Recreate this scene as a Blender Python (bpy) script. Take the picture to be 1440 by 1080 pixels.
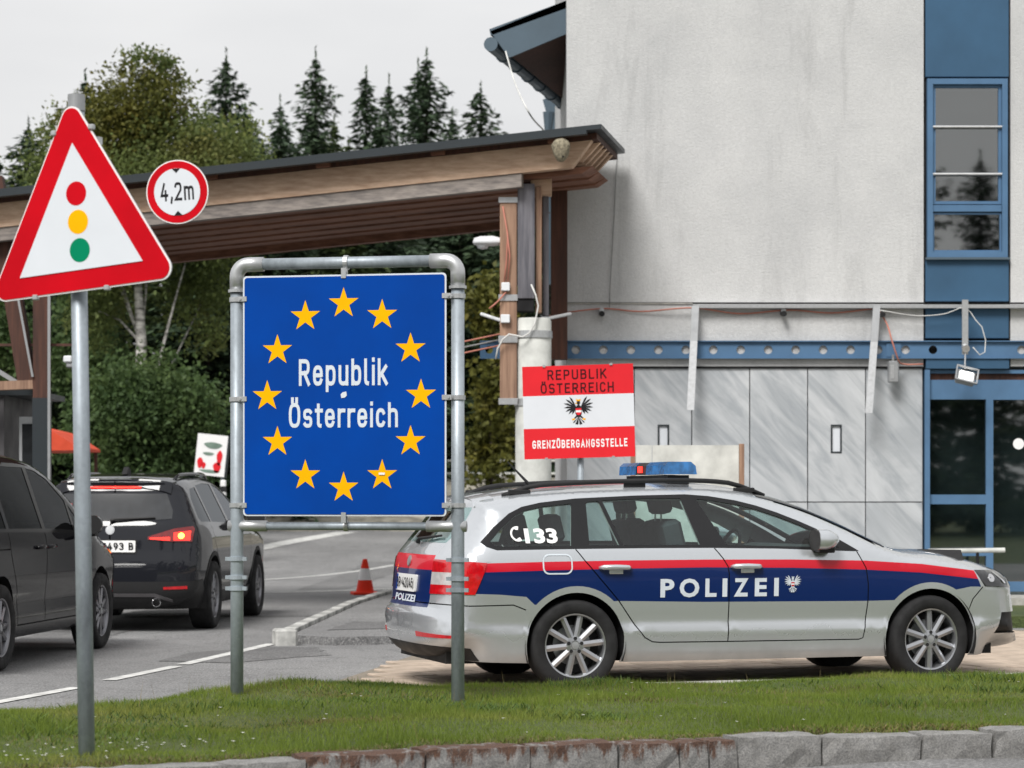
import bpy, math, random
import numpy as np
from mathutils import Vector
from mathutils.geometry import delaunay_2d_cdt
for o in list(bpy.data.objects): bpy.data.objects.remove(o)
scene = bpy.context.scene
COL = scene.collection
R_ = math.radians
random.seed(7); RNG = np.random.default_rng(7)
# ------------------------------------------------------------------ camera
EYE = 1.33
cam = bpy.data.cameras.new('camera'); camo = bpy.data.objects.new('camera', cam); COL.objects.link(camo)
camo.location = (0, 0, EYE); camo.rotation_euler = (R_(90), 0, 0)
cam.sensor_width = 36; cam.lens = 87.5; cam.shift_y = 160/1440
cam.clip_start = 0.1; cam.clip_end = 2000
cam.dof.use_dof = True; cam.dof.focus_distance = 15.5; cam.dof.aperture_fstop = 4.5
scene.camera = camo
# ------------------------------------------------------------------ sky and sun
SUN_EL, SUN_AZ = R_(48), R_(203)          # azimuth clockwise from +Y: behind the camera, to the left
world = bpy.data.worlds.new('World'); scene.world = world; world.use_nodes = True
nt = world.node_tree; nt.nodes.clear()
def N(t, typ, **kw):
    n = t.nodes.new(typ)
    for k, v in kw.items(): setattr(n, k, v)
    return n
sky = N(nt, 'ShaderNodeTexSky', sky_type='NISHITA', sun_disc=False, sun_elevation=SUN_EL, sun_rotation=SUN_AZ)
sky.dust_density = 3; sky.air_density = 1.2
hs = N(nt, 'ShaderNodeHueSaturation'); hs.inputs['Saturation'].default_value = .35
nt.links.new(sky.outputs[0], hs.inputs['Color'])
tc = N(nt, 'ShaderNodeTexCoord'); mp = N(nt, 'ShaderNodeMapping'); mp.inputs['Scale'].default_value = (1.2, 1.2, 3.5)
nz = N(nt, 'ShaderNodeTexNoise'); nz.inputs['Scale'].default_value = 2.2; nz.inputs['Detail'].default_value = 5
nt.links.new(tc.outputs['Generated'], mp.inputs[0]); nt.links.new(mp.outputs[0], nz.inputs['Vector'])
rp = N(nt, 'ShaderNodeValToRGB')
rp.color_ramp.elements[0].position = .3; rp.color_ramp.elements[0].color = (6.1, 6.15, 6.3, 1)
rp.color_ramp.elements[1].position = .75; rp.color_ramp.elements[1].color = (8.75, 8.7, 8.65, 1)
nt.links.new(nz.outputs[0], rp.inputs[0])
mx = N(nt, 'ShaderNodeMix', data_type='RGBA'); mx.inputs[0].default_value = .88
nt.links.new(hs.outputs[0], mx.inputs[6]); nt.links.new(rp.outputs[0], mx.inputs[7])
bg = N(nt, 'ShaderNodeBackground'); bg.inputs[1].default_value = .1
out = N(nt, 'ShaderNodeOutputWorld')
nt.links.new(mx.outputs[2], bg.inputs[0]); nt.links.new(bg.outputs[0], out.inputs[0])
sl = bpy.data.lights.new('sun', 'SUN'); sl.energy = 3.3; sl.angle = R_(22); sl.color = (1, .975, .94)
so = bpy.data.objects.new('sun', sl); COL.objects.link(so)
sd = Vector((math.sin(SUN_AZ)*math.cos(SUN_EL), math.cos(SUN_AZ)*math.cos(SUN_EL), math.sin(SUN_EL)))
so.rotation_euler = sd.to_track_quat('Z', 'Y').to_euler(); so.location = (20, -20, 40)
scene.view_settings.view_transform = 'Standard'; scene.view_settings.look = 'None'
scene.view_settings.exposure = 0.22; scene.view_settings.gamma = 1
scene.render.engine = 'CYCLES'
scene.cycles.max_bounces = 8; scene.cycles.transparent_max_bounces = 16
# ------------------------------------------------------------------ helpers: layout
F = 3500.0
def PX(px, py, Y):            # a point at depth Y that the survey of the photograph puts at (px, py)
    return Vector(((px-720)/F*Y, Y, EYE+(700-py)/F*Y))
def sm(a, b, x):
    t = np.clip((np.asarray(x, float)-a)/(b-a), 0, 1); return t*t*(3-2*t)
def terr(Y):
    Y = np.asarray(Y, float); return np.where(Y > 42, .04*(Y-42)*sm(40, 52, Y), 0.)
# ------------------------------------------------------------------ helpers: objects
def tag(o, label=None, cat=None, group=None, kind=None):
    if label: o['label'] = label
    if cat: o['category'] = cat
    if group: o['group'] = group
    if kind: o['kind'] = kind
    return o
def thing(name, label, cat, loc=(0, 0, 0), rz=0, group=None):
    o = bpy.data.objects.new(name, None); COL.objects.link(o); o.empty_display_size = .2
    o.location = loc; o.rotation_euler = (0, 0, rz)
    return tag(o, label, cat, group)
def copy_tree(o, parent=None):
    c = o.copy(); COL.objects.link(c)
    if parent is not None: c.parent = parent
    for ch in o.children: copy_tree(ch, c)
    return c
def mesh_obj(name, verts, faces, mats, parent=None, mi=None, smooth=False, normals=None, loc=None):
    me = bpy.data.meshes.new(name)
    me.from_pydata([tuple(v) for v in verts], [], [tuple(int(i) for i in f) for f in faces])
    if not isinstance(mats, (list, tuple)): mats = [mats]
    for m in mats: me.materials.append(m)
    if mi is not None: me.polygons.foreach_set('material_index', np.asarray(mi, np.int32))
    if smooth: me.polygons.foreach_set('use_smooth', np.ones(len(me.polygons), bool))
    me.validate(); me.update()
    if normals is not None: me.normals_split_custom_set_from_vertices([tuple(n) for n in normals])
    o = bpy.data.objects.new(name, me); COL.objects.link(o)
    if parent is not None: o.parent = parent
    if loc is not None: o.location = loc
    return o
def fast_mesh(name, verts, nper, mat, parent=None, uvs=None):
    """verts (n*nper,3): unshared polygons of nper corners each"""
    me = bpy.data.meshes.new(name); n = len(verts); k = n//nper
    me.vertices.add(n); me.vertices.foreach_set('co', np.ascontiguousarray(verts, np.float32).ravel())
    me.loops.add(n); me.loops.foreach_set('vertex_index', np.arange(n, dtype=np.int32))
    me.polygons.add(k); me.polygons.foreach_set('loop_start', np.arange(0, n, nper, dtype=np.int32))
    me.update(calc_edges=True); me.materials.append(mat)
    if parent == 'mesh': return me
    o = bpy.data.objects.new(name, me); COL.objects.link(o)
    if parent is not None: o.parent = parent
    return o
def rot2(p, a):
    c, s = math.cos(a), math.sin(a); return (p[0]*c-p[1]*s, p[0]*s+p[1]*c)
class MB:
    """collects shapes of ONE part; build() links them as one mesh object"""
    def __init__(s): s.v = []; s.f = []; s.m = []
    def add(s, verts, faces, mi=0):
        b = len(s.v); s.v += [tuple(v) for v in verts]
        for f in faces: s.f.append(tuple(b+i for i in f)); s.m.append(mi)
        return s
    def box(s, c, d, rz=0, mi=0, rot=None, bev=0):
        x, y, z = (k/2 for k in d)
        if bev > 0:
            b = min(bev, x*.45, y*.45, z*.45); pts = []
            for (sx, sy, sz) in [(i, j, k) for i in (-1, 1) for j in (-1, 1) for k in (-1, 1)]:
                pts += [(sx*x, sy*(y-b), sz*(z-b)), (sx*(x-b), sy*y, sz*(z-b)), (sx*(x-b), sy*(y-b), sz*z)]
            key = {k: i for i, k in enumerate([(i, j, k) for i in (-1, 1) for j in (-1, 1) for k in (-1, 1)])}
            idx = lambda sx, sy, sz, a: key[(sx, sy, sz)]*3+a
            fs = []
            for a in range(3):
                o1, o2 = (a+1) % 3, (a+2) % 3
                for sg in (-1, 1):
                    q = []
                    for (p, r) in ((-1, -1), (1, -1), (1, 1), (-1, 1)):
                        t = [0, 0, 0]; t[a] = sg; t[o1] = p; t[o2] = r; q.append(idx(*t, a))
                    fs.append(q if sg > 0 else q[::-1])
            for a in range(3):           # edge chamfers
                o1, o2 = (a+1) % 3, (a+2) % 3
                for p in (-1, 1):
                    for r in (-1, 1):
                        t0 = [0]*3; t1 = [0]*3
                        t0[a] = -1; t1[a] = 1; t0[o1] = t1[o1] = p; t0[o2] = t1[o2] = r
                        q = [idx(*t0, o1), idx(*t1, o1), idx(*t1, o2), idx(*t0, o2)]
                        fs.append(q if p*r > 0 else q[::-1])
            for sx in (-1, 1):
                for sy in (-1, 1):
                    for sz in (-1, 1):
                        q = [idx(sx, sy, sz, 0), idx(sx, sy, sz, 1), idx(sx, sy, sz, 2)]
                        fs.append(q if sx*sy*sz > 0 else q[::-1])
        else:
            pts = [(-x, -y, -z), (x, -y, -z), (x, y, -z), (-x, y, -z), (-x, -y, z), (x, -y, z), (x, y, z), (-x, y, z)]
            fs = [(3, 2, 1, 0), (4, 5, 6, 7), (0, 1, 5, 4), (1, 2, 6, 5), (2, 3, 7, 6), (3, 0, 4, 7)]
        if rot is not None: pts = [tuple(rot @ Vector(p)) for p in pts]
        elif rz: pts = [(*rot2(p, rz), p[2]) for p in pts]
        return s.add([(p[0]+c[0], p[1]+c[1], p[2]+c[2]) for p in pts], fs, mi)
    def bb(s, a, b, mi=0, bev=0):       # box from two corners
        return s.box([(a[i]+b[i])/2 for i in range(3)], [abs(b[i]-a[i]) for i in range(3)], mi=mi, bev=bev)
    def tube(s, path, r, n=10, mi=0, cap=True):
        P = [Vector(p) for p in path]; rr = r if isinstance(r, (list, tuple)) else [r]*len(P)
        vs = []; fs = []; up = None
        for i, p in enumerate(P):
            t = (P[min(i+1, len(P)-1)]-P[max(i-1, 0)]).normalized()
            if up is None: up = Vector((0, 0, 1)) if abs(t.z) < .9 else Vector((1, 0, 0))
            a = t.cross(up)
            if a.length < 1e-6: a = t.orthogonal()
            a.normalize(); b = a.cross(t); up = b
            for k in range(n):
                th = 2*math.pi*k/n; vs.append(p+(a*math.cos(th)+b*math.sin(th))*rr[i])
        for i in range(len(P)-1):
            for k in range(n):
                k2 = (k+1) % n; fs.append((i*n+k, i*n+k2, (i+1)*n+k2, (i+1)*n+k))
        if cap: fs.append(tuple(range(n))[::-1]); fs.append(tuple((len(P)-1)*n+k for k in range(n)))
        return s.add(vs, fs, mi)
    def lathe(s, prof, c=(0, 0, 0), axis='z', n=24, mi=0, closed=False):
        """prof: (radius, height) pairs about the axis through c"""
        vs = []; fs = []; m = len(prof)
        for k in range(n):
            th = 2*math.pi*k/n
            for (r, h) in prof:
                a, b = r*math.cos(th), r*math.sin(th)
                p = (a, b, h) if axis == 'z' else ((a, h, b) if axis == 'y' else (h, a, b))
                vs.append((p[0]+c[0], p[1]+c[1], p[2]+c[2]))
        for k in range(n):
            k2 = (k+1) % n
            for j in range(m-1 if not closed else m):
                j2 = (j+1) % m; fs.append((k*m+j, k2*m+j, k2*m+j2, k*m+j2))
        return s.add(vs, fs, mi)
    def prism(s, poly, a, b, plane='xz', mi=0):
        """flat outline given in a plane, extruded along the third axis from a to b"""
        n = len(poly)
        def to(p, h): return {'xz': (p[0], h, p[1]), 'xy': (p[0], p[1], h), 'yz': (h, p[0], p[1])}[plane]
        vs = [to(p, a) for p in poly]+[to(p, b) for p in poly]
        fs = [tuple(range(n)), tuple(range(2*n-1, n-1, -1))]+[(i, i+n, (i+1) % n+n, (i+1) % n) for i in range(n)]
        return s.add(vs, fs, mi)
    def build(s, name, mats, parent=None, smooth=False, world=None, angle=None):
        v = s.v
        if world is not None:
            L = Vector(world); v = [(p[0]-L.x, p[1]-L.y, p[2]-L.z) for p in v]
        o = mesh_obj(name, v, s.f, mats, parent, s.m, smooth=smooth or angle is not None)
        import bmesh
        bm = bmesh.new(); bm.from_mesh(o.data); bmesh.ops.recalc_face_normals(bm, faces=bm.faces[:]); bm.to_mesh(o.data); bm.free()
        if angle is not None: o.data.set_sharp_from_angle(angle=R_(angle))
        return o
def resample(pts, step, closed=False):
    P = np.asarray(pts, float)
    if closed: P = np.vstack([P, P[:1]])
    o = []
    for a, b in zip(P[:-1], P[1:]):
        k = max(1, int(math.ceil(np.linalg.norm(b-a)/step)))
        for i in range(k): o.append(a+(b-a)*i/k)
    if not closed: o.append(P[-1])
    return np.array(o)
def catmull(pts, step):
    P = np.asarray(pts, float); P = np.vstack([2*P[0]-P[1], P, 2*P[-1]-P[-2]]); o = []
    for i in range(1, len(P)-2):
        p0, p1, p2, p3 = P[i-1:i+3]; L = np.linalg.norm(p2[:2]-p1[:2]); k = max(1, int(math.ceil(L/step)))
        t0 = 0; t1 = max(np.linalg.norm(p1[:2]-p0[:2]), 1e-4)**.5; t2 = t1+max(L, 1e-4)**.5; t3 = t2+max(np.linalg.norm(p3[:2]-p2[:2]), 1e-4)**.5
        for j in range(k):
            t = t1+(t2-t1)*j/k
            A1 = (t1-t)/(t1-t0)*p0+(t-t0)/(t1-t0)*p1; A2 = (t2-t)/(t2-t1)*p1+(t-t1)/(t2-t1)*p2; A3 = (t3-t)/(t3-t2)*p2+(t-t2)/(t3-t2)*p3
            B1 = (t2-t)/(t2-t0)*A1+(t-t0)/(t2-t0)*A2; B2 = (t3-t)/(t3-t1)*A2+(t-t1)/(t3-t1)*A3
            o.append((t2-t)/(t2-t1)*B1+(t-t1)/(t2-t1)*B2)
    o.append(P[-2]); return np.array(o)
def in_poly(P, poly):
    P = np.asarray(P, float); poly = np.asarray(poly, float); x, y = P[:, 0], P[:, 1]; r = np.zeros(len(P), bool)
    for (x1, y1), (x2, y2) in zip(poly, np.roll(poly, -1, 0)):
        c = ((y1 > y) != (y2 > y)); xx = (x2-x1)*(y-y1)/((y2-y1) if y2 != y1 else 1e-9)+x1; r ^= c & (x < xx)
    return r
def dist_line(P, L):
    P = np.asarray(P, float); d = np.full(len(P), 1e9); L = np.asarray(L, float)
    for a, b in zip(L[:-1], L[1:]):
        ab = b-a; t = np.clip(((P-a) @ ab)/max(ab @ ab, 1e-12), 0, 1); d = np.minimum(d, np.linalg.norm(P-(a+t[:, None]*ab), axis=1))
    return d
def cdt(points, edges, eps=1e-5):
    r = delaunay_2d_cdt([Vector((float(p[0]), float(p[1]))) for p in points], edges, [], 0, eps)
    return np.array([(v.x, v.y) for v in r[0]]), np.array([f[:3] for f in r[2]], int)
def fill(poly, holes=(), grid=None):
    """triangulate an outline with holes; returns 2-D points and triangles"""
    pts = []; ed = []
    for pl in [poly]+list(holes):
        b = len(pts); n = len(pl); pts += [tuple(p) for p in pl]; ed += [(b+i, b+(i+1) % n) for i in range(n)]
    if grid:
        P = np.asarray(poly); gx = np.arange(P[:, 0].min()+grid/2, P[:, 0].max(), grid); gz = np.arange(P[:, 1].min()+grid/2, P[:, 1].max(), grid)
        if len(gx) and len(gz):
            G = np.stack(np.meshgrid(gx, gz), -1).reshape(-1, 2); G = G[in_poly(G, poly)]; G = G[dist_line(G, np.vstack([P, P[:1]])) > grid*.3]
            pts += [tuple(p) for p in G]
    V, T = cdt(pts, ed); c = V[T].mean(1); k = in_poly(c, poly)
    for h in holes: k &= ~in_poly(c, h)
    return V, T[k]
def slab(poly, holes, to3, thick):
    """a plate with holes: front face from to3(u,v,0), back from to3(u,v,thick)"""
    V, T = fill(poly, holes); n = len(V)
    vs = [to3(u, v, 0) for u, v in V]+[to3(u, v, thick) for u, v in V]
    fs = [tuple(t) for t in T]+[tuple(n+i for i in t[::-1]) for t in T]
    cnt = {}
    for t in T:
        for a, b in ((t[0], t[1]), (t[1], t[2]), (t[2], t[0])): cnt.setdefault((min(a, b), max(a, b)), []).append((a, b))
    for k, l in cnt.items():
        if len(l) == 1: a, b = l[0]; fs.append((b, a, n+a, n+b))
    return vs, fs
# ------------------------------------------------------------------ lettering (built-in font), prepared once
def text2d(s, bold=0., sp=1.0):
    cu = bpy.data.curves.new('lettering', 'FONT'); cu.body = s; cu.offset = bold; cu.space_character = sp; cu.resolution_u = 3; cu.align_x = 'LEFT'
    o = bpy.data.objects.new('lettering', cu); COL.objects.link(o); dg = bpy.context.evaluated_depsgraph_get(); dg.update()
    me = bpy.data.meshes.new_from_object(o.evaluated_get(dg)); v = np.array([x.co[:2] for x in me.vertices]); f = [tuple(p.vertices) for p in me.polygons]
    bpy.data.objects.remove(o); bpy.data.curves.remove(cu); bpy.data.meshes.remove(me)
    return v, f
def text_fit(s, u0, v0, u1, v1, bold=.0, sp=1.0):
    """lettering whose capitals fill the rectangle (u0,v0)-(u1,v1); descenders and dots may stick out"""
    v, f = text2d(s, bold, sp); ref, _ = text2d('H', bold); a, b = ref[:, 1].min(), ref[:, 1].max()
    v = v.copy(); v[:, 0] = (v[:, 0]-v[:, 0].min())/(v[:, 0].max()-v[:, 0].min())*(u1-u0)+u0; v[:, 1] = (v[:, 1]-a)/(b-a)*(v1-v0)+v0
    return v, f
# ------------------------------------------------------------------ road-sign letters: one skeleton per glyph, drawn with an even stroke
def ov(x0, x1, y0, y1, a0, a1, e=.72, n=12):
    cx, cy, rx, ry = (x0+x1)/2, (y0+y1)/2, (x1-x0)/2, (y1-y0)/2; o = []
    for k in range(n+1):
        t = R_(a0+(a1-a0)*k/n); c, s = math.cos(t), math.sin(t); o.append((cx+rx*math.copysign(abs(c)**e, c), cy+ry*math.copysign(abs(s)**e, s)))
    return o
X_ = .72
GL = {'R': [[(0, 0), (0, 1)], [(0, 1), (.2, 1)]+ov(0, .46, .47, 1, 80, -80)+[(.2, .47), (0, .47)], [(.24, .47), (.48, 0)]],
 'P': [[(0, 0), (0, 1)], [(0, 1), (.2, 1)]+ov(0, .46, .44, 1, 80, -80)+[(.2, .44), (0, .44)]], 'B': [[(0, 0), (0, 1)], [(0, 1), (.2, 1)]+ov(0, .44, .52, 1, 80, -80)+[(.2, .52), (0, .52)], [(.2, .52)]+ov(0, .48, 0, .52, 80, -80)+[(0, 0)]],
 'E': [[(.42, 1), (0, 1), (0, 0), (.42, 0)], [(0, .52), (.36, .52)]], 'U': [[(0, 1), (0, .3)]+ov(0, .5, 0, .6, 180, 360)+[(.5, 1)]], 'L': [[(0, 1), (0, 0), (.4, 0)]], 'I': [[(0, 0), (0, 1)]], 'K': [[(0, 0), (0, 1)], [(.46, 1), (.02, .4)], [(.17, .56), (.5, 0)]],
 'O': [ov(0, .5, 0, 1, 0, 360, n=28)], 'S': [ov(0, .46, .5, 1, 30, 200)+ov(0, .46, .5, 1, 215, 262, n=4)+ov(0, .46, 0, .52, 80, 20, n=5)+ov(0, .46, 0, .52, 0, -150)], 'T': [[(0, 1), (.46, 1)], [(.23, 1), (.23, 0)]], 'C': [ov(0, .48, 0, 1, 35, 325, n=22)], 'H': [[(0, 0), (0, 1)], [(.5, 0), (.5, 1)], [(0, .5), (.5, .5)]],
 'G': [ov(0, .5, 0, 1, 40, 350, n=22)+[(.5, .48), (.28, .48)]], 'N': [[(0, 0), (0, 1), (.5, 0), (.5, 1)]], 'Z': [[(0, 1), (.46, 1), (0, 0), (.46, 0)]], 'A': [[(0, 0), (.26, 1), (.52, 0)], [(.1, .3), (.42, .3)]],
 'e': [[(.06, .37), (.34, .37)], ov(0, .40, 0, X_, 2, 330, n=20)], 'p': [[(0, -.28), (0, X_)], ov(0, .40, 0, X_, 0, 360, n=22)], 'u': [[(0, X_), (0, .24)]+ov(0, .40, 0, .48, 180, 360), [(.40, 0), (.40, X_)]], 'b': [[(0, 0), (0, 1)], ov(0, .40, 0, X_, 0, 360, n=22)], 'l': [[(0, 1), (0, .2)]+ov(0, .3, 0, .36, 180, 262, n=6)], 'i': [[(0, 0), (0, X_)], [(0, 1.03), (0, 1.04)]],
 'k': [[(0, 0), (0, 1)], [(.37, X_), (.02, .28)], [(.13, .42), (.40, 0)]], 's': [ov(0, .36, .36, X_, 30, 200)+ov(0, .36, .36, X_, 215, 262, n=4)+ov(0, .36, 0, .38, 80, 20, n=5)+ov(0, .36, 0, .38, 0, -150)], 't': [[(.1, .96), (.1, .2)]+ov(.1, .36, 0, .36, 180, 265, n=6), [(-.02, X_), (.28, X_)]], 'r': [[(0, 0), (0, X_)], ov(0, .44, .1, X_, 175, 80, n=8)], 'c': [ov(0, .38, 0, X_, 35, 325, n=20)],
 'h': [[(0, 0), (0, 1)], ov(0, .40, .2, X_, 180, 0)+[(.40, 0)]], 'm': [[(0, 0), (0, X_)], ov(0, .34, .2, X_, 180, 0)+[(.34, 0)], ov(.34, .68, .2, X_, 180, 0)+[(.68, 0)]],
 '4': [[(.26, 1), (0, .28), (.5, .28)], [(.36, .55), (.36, 0)]], '2': [ov(0, .46, .48, 1, 165, -35)+[(0, 0), (.48, 0)]], '0': [ov(0, .46, 0, 1, 0, 360, n=26)], '5': [[(.42, 1), (.05, 1), (.02, .56)]+ov(0, .46, 0, .64, 130, -150)], '9': [ov(0, .44, .42, 1, 0, 360, n=22), [(.44, .7), (.40, .4), (.2, 0)]], '3': [ov(0, .44, .5, 1, 150, -85), ov(0, .46, 0, .54, 85, -150)], ',': [[(.06, .1), (0, -.18)]], ' ': [], '·': [[(.0, .42), (.0, .58)]]}
GL['Ö'] = GL['O']+[[(.13, 1.14), (.13, 1.27)], [(.37, 1.14), (.37, 1.27)]]; GL['Ü'] = GL['U']+[[(.13, 1.14), (.13, 1.27)], [(.37, 1.14), (.37, 1.27)]]
def sign_text(s, u0, v0, u1, v1, t=.15, gap=.17):
    """stroke letters whose capitals fill the rectangle; returns 2-D points, faces and a tiny lift per stroke"""
    strokes = []; x = t/2
    for ch in s:
        g = GL[ch]; w = max([p[0] for st in g for p in st], default=.18)
        for st in g: strokes.append([(p[0]+x, p[1]) for p in st])
        x += w+t+gap-(.05 if ch in 'rt' else 0)
    x -= gap+t/2; V = []; Fc = []; lift = []
    for si, st in enumerate(strokes):
        P = [np.array(st[0])]
        for p in st[1:]:
            if np.linalg.norm(np.array(p)-P[-1]) > 1e-3: P.append(np.array(p))
        P = np.array(P); closed = np.linalg.norm(P[0]-P[-1]) < 1e-2
        P = np.stack([P[:, 0], t/2+P[:, 1]*(1-t)], 1) if True else P
        d = np.diff(P, axis=0); d /= np.linalg.norm(d, axis=1)[:, None]; b = len(V)
        for i in range(len(P)):
            a = d[i-1] if i > 0 else (d[-1] if closed else d[0]); c = d[i] if i < len(d) else (d[0] if closed else d[-1]); m = a+c; m = m/max(np.linalg.norm(m), 1e-6); nrm = np.array([-m[1], m[0]]); k = 1/max(.45, float(m @ c))
            ext = 0 if closed or 0 < i < len(P)-1 else (-t/2 if i == 0 else t/2); q = P[i]+c*ext if ext else P[i]
            V.append(q+nrm*t/2*k); V.append(q-nrm*t/2*k); lift += [si % 5]*2
        Fc += [(b+2*i, b+2*i+1, b+2*i+3, b+2*i+2) for i in range(len(P)-1)]
    V = np.array(V); V[:, 0] = V[:, 0]/x*(u1-u0)+u0; V[:, 1] = V[:, 1]*(v1-v0)+v0
    return V, Fc, np.array(lift)
def star(cx, cy, r, n=5, k=.382):
    return [(cx+(r if i % 2 == 0 else r*k)*math.sin(math.pi*i/n), cy+(r if i % 2 == 0 else r*k)*math.cos(math.pi*i/n)) for i in range(2*n)]
def disc(cx, cy, r, n=36): return [(cx+r*math.cos(2*math.pi*i/n), cy+r*math.sin(2*math.pi*i/n)) for i in range(n)]
def rrect(x0, y0, x1, y1, r, n=5):
    o = []
    for cx, cy, a in ((x1-r, y1-r, 0), (x0+r, y1-r, 90), (x0+r, y0+r, 180), (x1-r, y0+r, 270)):
        for i in range(n+1): t = R_(a+90*i/n); o.append((cx+r*math.cos(t), cy+r*math.sin(t)))
    return o
def eagle():
    """heraldic eagle in the unit square: list of (outline, colour key)"""
    P = []
    for sg in (-1, 1):
        for i, (a, L) in enumerate(((62, .50), (42, .52), (22, .50), (2, .46), (-18, .42), (-38, .36), (-58, .28))):
            t = R_(a); bx, by = sg*.10, .16; w = .036; dx, dy = sg*math.cos(t), math.sin(t); nx, ny = -dy, dx
            P.append(([(bx+nx*w*.6, by+ny*w*.6), (bx+dx*L*.7+nx*w, by+dy*L*.7+ny*w), (bx+dx*L, by+dy*L-.03), (bx+dx*L*.7-nx*w, by+dy*L*.7-ny*w), (bx-nx*w*.6, by-ny*w*.6)], 'k'))
        P.append(([(sg*.05, -.12), (sg*.2, -.26), (sg*.17, -.30), (sg*.02, -.18)], 'k'))
        P.append(([(sg*.15, -.25), (sg*.27, -.27), (sg*.24, -.33), (sg*.15, -.31)], 'y'))
        for a in (70, 100, 130):
            t = R_(-a if sg > 0 else -(180-a)); P.append(([(0, -.2), (math.cos(t)*.30-.03, math.sin(t)*.30-.18), (math.cos(t)*.33, math.sin(t)*.33-.18), (math.cos(t)*.30+.03, math.sin(t)*.30-.18)], 'k'))
    P.append(([(.13*math.cos(t), .02+.24*math.sin(t)) for t in np.linspace(0, 2*math.pi, 17)[:-1]], 'k'))
    P.append(([(.07*math.cos(t), .34+.08*math.sin(t)) for t in np.linspace(0, 2*math.pi, 13)[:-1]], 'k'))
    P.append(([(-.06, .35), (-.15, .31), (-.05, .30)], 'y')); P.append(([(-.07, .40), (.07, .40), (.09, .48), (.0, .45), (-.09, .48)], 'y'))
    P.append(([(-.11, .13), (.11, .13), (.11, .05), (-.11, .05)], 'r')); P.append(([(-.11, .05), (.11, .05), (.11, -.03), (-.11, -.03)], 'w'))
    P.append(([(-.11, -.03), (.11, -.03), (.07, -.11), (0, -.14), (-.07, -.11)], 'r'))
    return P
def phone(cx, cy, r):
    o = []
    A = np.linspace(R_(75), R_(300), 16)
    for t in A: o.append((cx+r*math.cos(t), cy+r*math.sin(t)))
    for t in A[::-1]: k = .74 if R_(110) < t < R_(262) else .52; o.append((cx+r*k*math.cos(t), cy+r*k*math.sin(t)))
    return o
# ------------------------------------------------------------------ materials
def lin(*c): return tuple(((x/255)/12.92 if x/255 <= .04045 else ((x/255+.055)/1.055)**2.4) for x in c)
def bsdf(name):
    m = bpy.data.materials.new(name); m.use_nodes = True; t = m.node_tree
    return m, t, t.nodes['Principled BSDF']
def noise(t, scale, detail=4, rough=.55, vec=None, stretch=None, coord='Object', dist=0):
    n = N(t, 'ShaderNodeTexNoise'); n.inputs['Scale'].default_value = scale; n.inputs['Detail'].default_value = detail; n.inputs['Roughness'].default_value = rough; n.inputs['Distortion'].default_value = dist
    tc = N(t, 'ShaderNodeTexCoord'); v = tc.outputs[coord]
    if stretch:
        mp = N(t, 'ShaderNodeMapping'); mp.inputs['Scale'].default_value = stretch[:3]
        if len(stretch) > 3: mp.inputs['Rotation'].default_value = stretch[3:]
        t.links.new(v, mp.inputs[0]); v = mp.outputs[0]
    t.links.new(v, n.inputs['Vector']); return n
def ramp(t, src, stops):
    r = N(t, 'ShaderNodeValToRGB'); e = r.color_ramp.elements
    while len(e) < len(stops): e.new(.5)
    for k, (p, c) in enumerate(stops): e[k].position = p; e[k].color = (*c, 1) if len(c) == 3 else c
    t.links.new(src, r.inputs[0]); return r
def mixc(t, fac, a, b, mode='MIX'):
    m = N(t, 'ShaderNodeMix', data_type='RGBA', blend_type=mode)
    for s, v in ((0, fac), (6, a), (7, b)):
        if hasattr(v, 'is_output') or hasattr(v, 'links'): t.links.new(v, m.inputs[s])
        elif isinstance(v, (int, float)): m.inputs[s].default_value = v
        else: m.inputs[s].default_value = (*v, 1)
    return m.outputs[2]
def bumpn(t, b, src, strength, dist=.01):
    n = N(t, 'ShaderNodeBump'); n.inputs['Strength'].default_value = strength; n.inputs['Distance'].default_value = dist
    t.links.new(src, n.inputs['Height']); t.links.new(n.outputs[0], b.inputs['Normal'])
def M_(name, col, rough=.6, metal=0, var=.12, scale=6, bump=0, bscale=40, coat=0, stretch=None, col2=None, bdist=.004, spec=None):
    m, t, b = bsdf(name); b.inputs['Specular IOR Level'].default_value = spec if spec is not None else (.08 if name.startswith('sign_') or 'print' in name or 'faded' in name else .5 if metal > 0 or coat > 0 or rough < .2 else .25); b.inputs['Roughness'].default_value = rough; b.inputs['Metallic'].default_value = metal; b.inputs['Coat Weight'].default_value = coat; b.inputs['Coat Roughness'].default_value = .04
    n = noise(t, scale, stretch=stretch); c2 = col2 or tuple(x*(1-2*var) for x in col)
    hi = tuple(min(1, x*(1+var*.5)) for x in col)
    r = ramp(t, n.outputs[0], [(.3, c2), (.7, hi)]); t.links.new(r.outputs[0], b.inputs['Base Color'])
    rr = ramp(t, n.outputs[0], [(.3, (min(1, rough*1.15),)*3), (.7, (rough*.85,)*3)]); t.links.new(rr.outputs[0], b.inputs['Roughness'])
    if bump: bumpn(t, b, noise(t, bscale, 3, stretch=stretch).outputs[0], bump, bdist)
    return m
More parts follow.
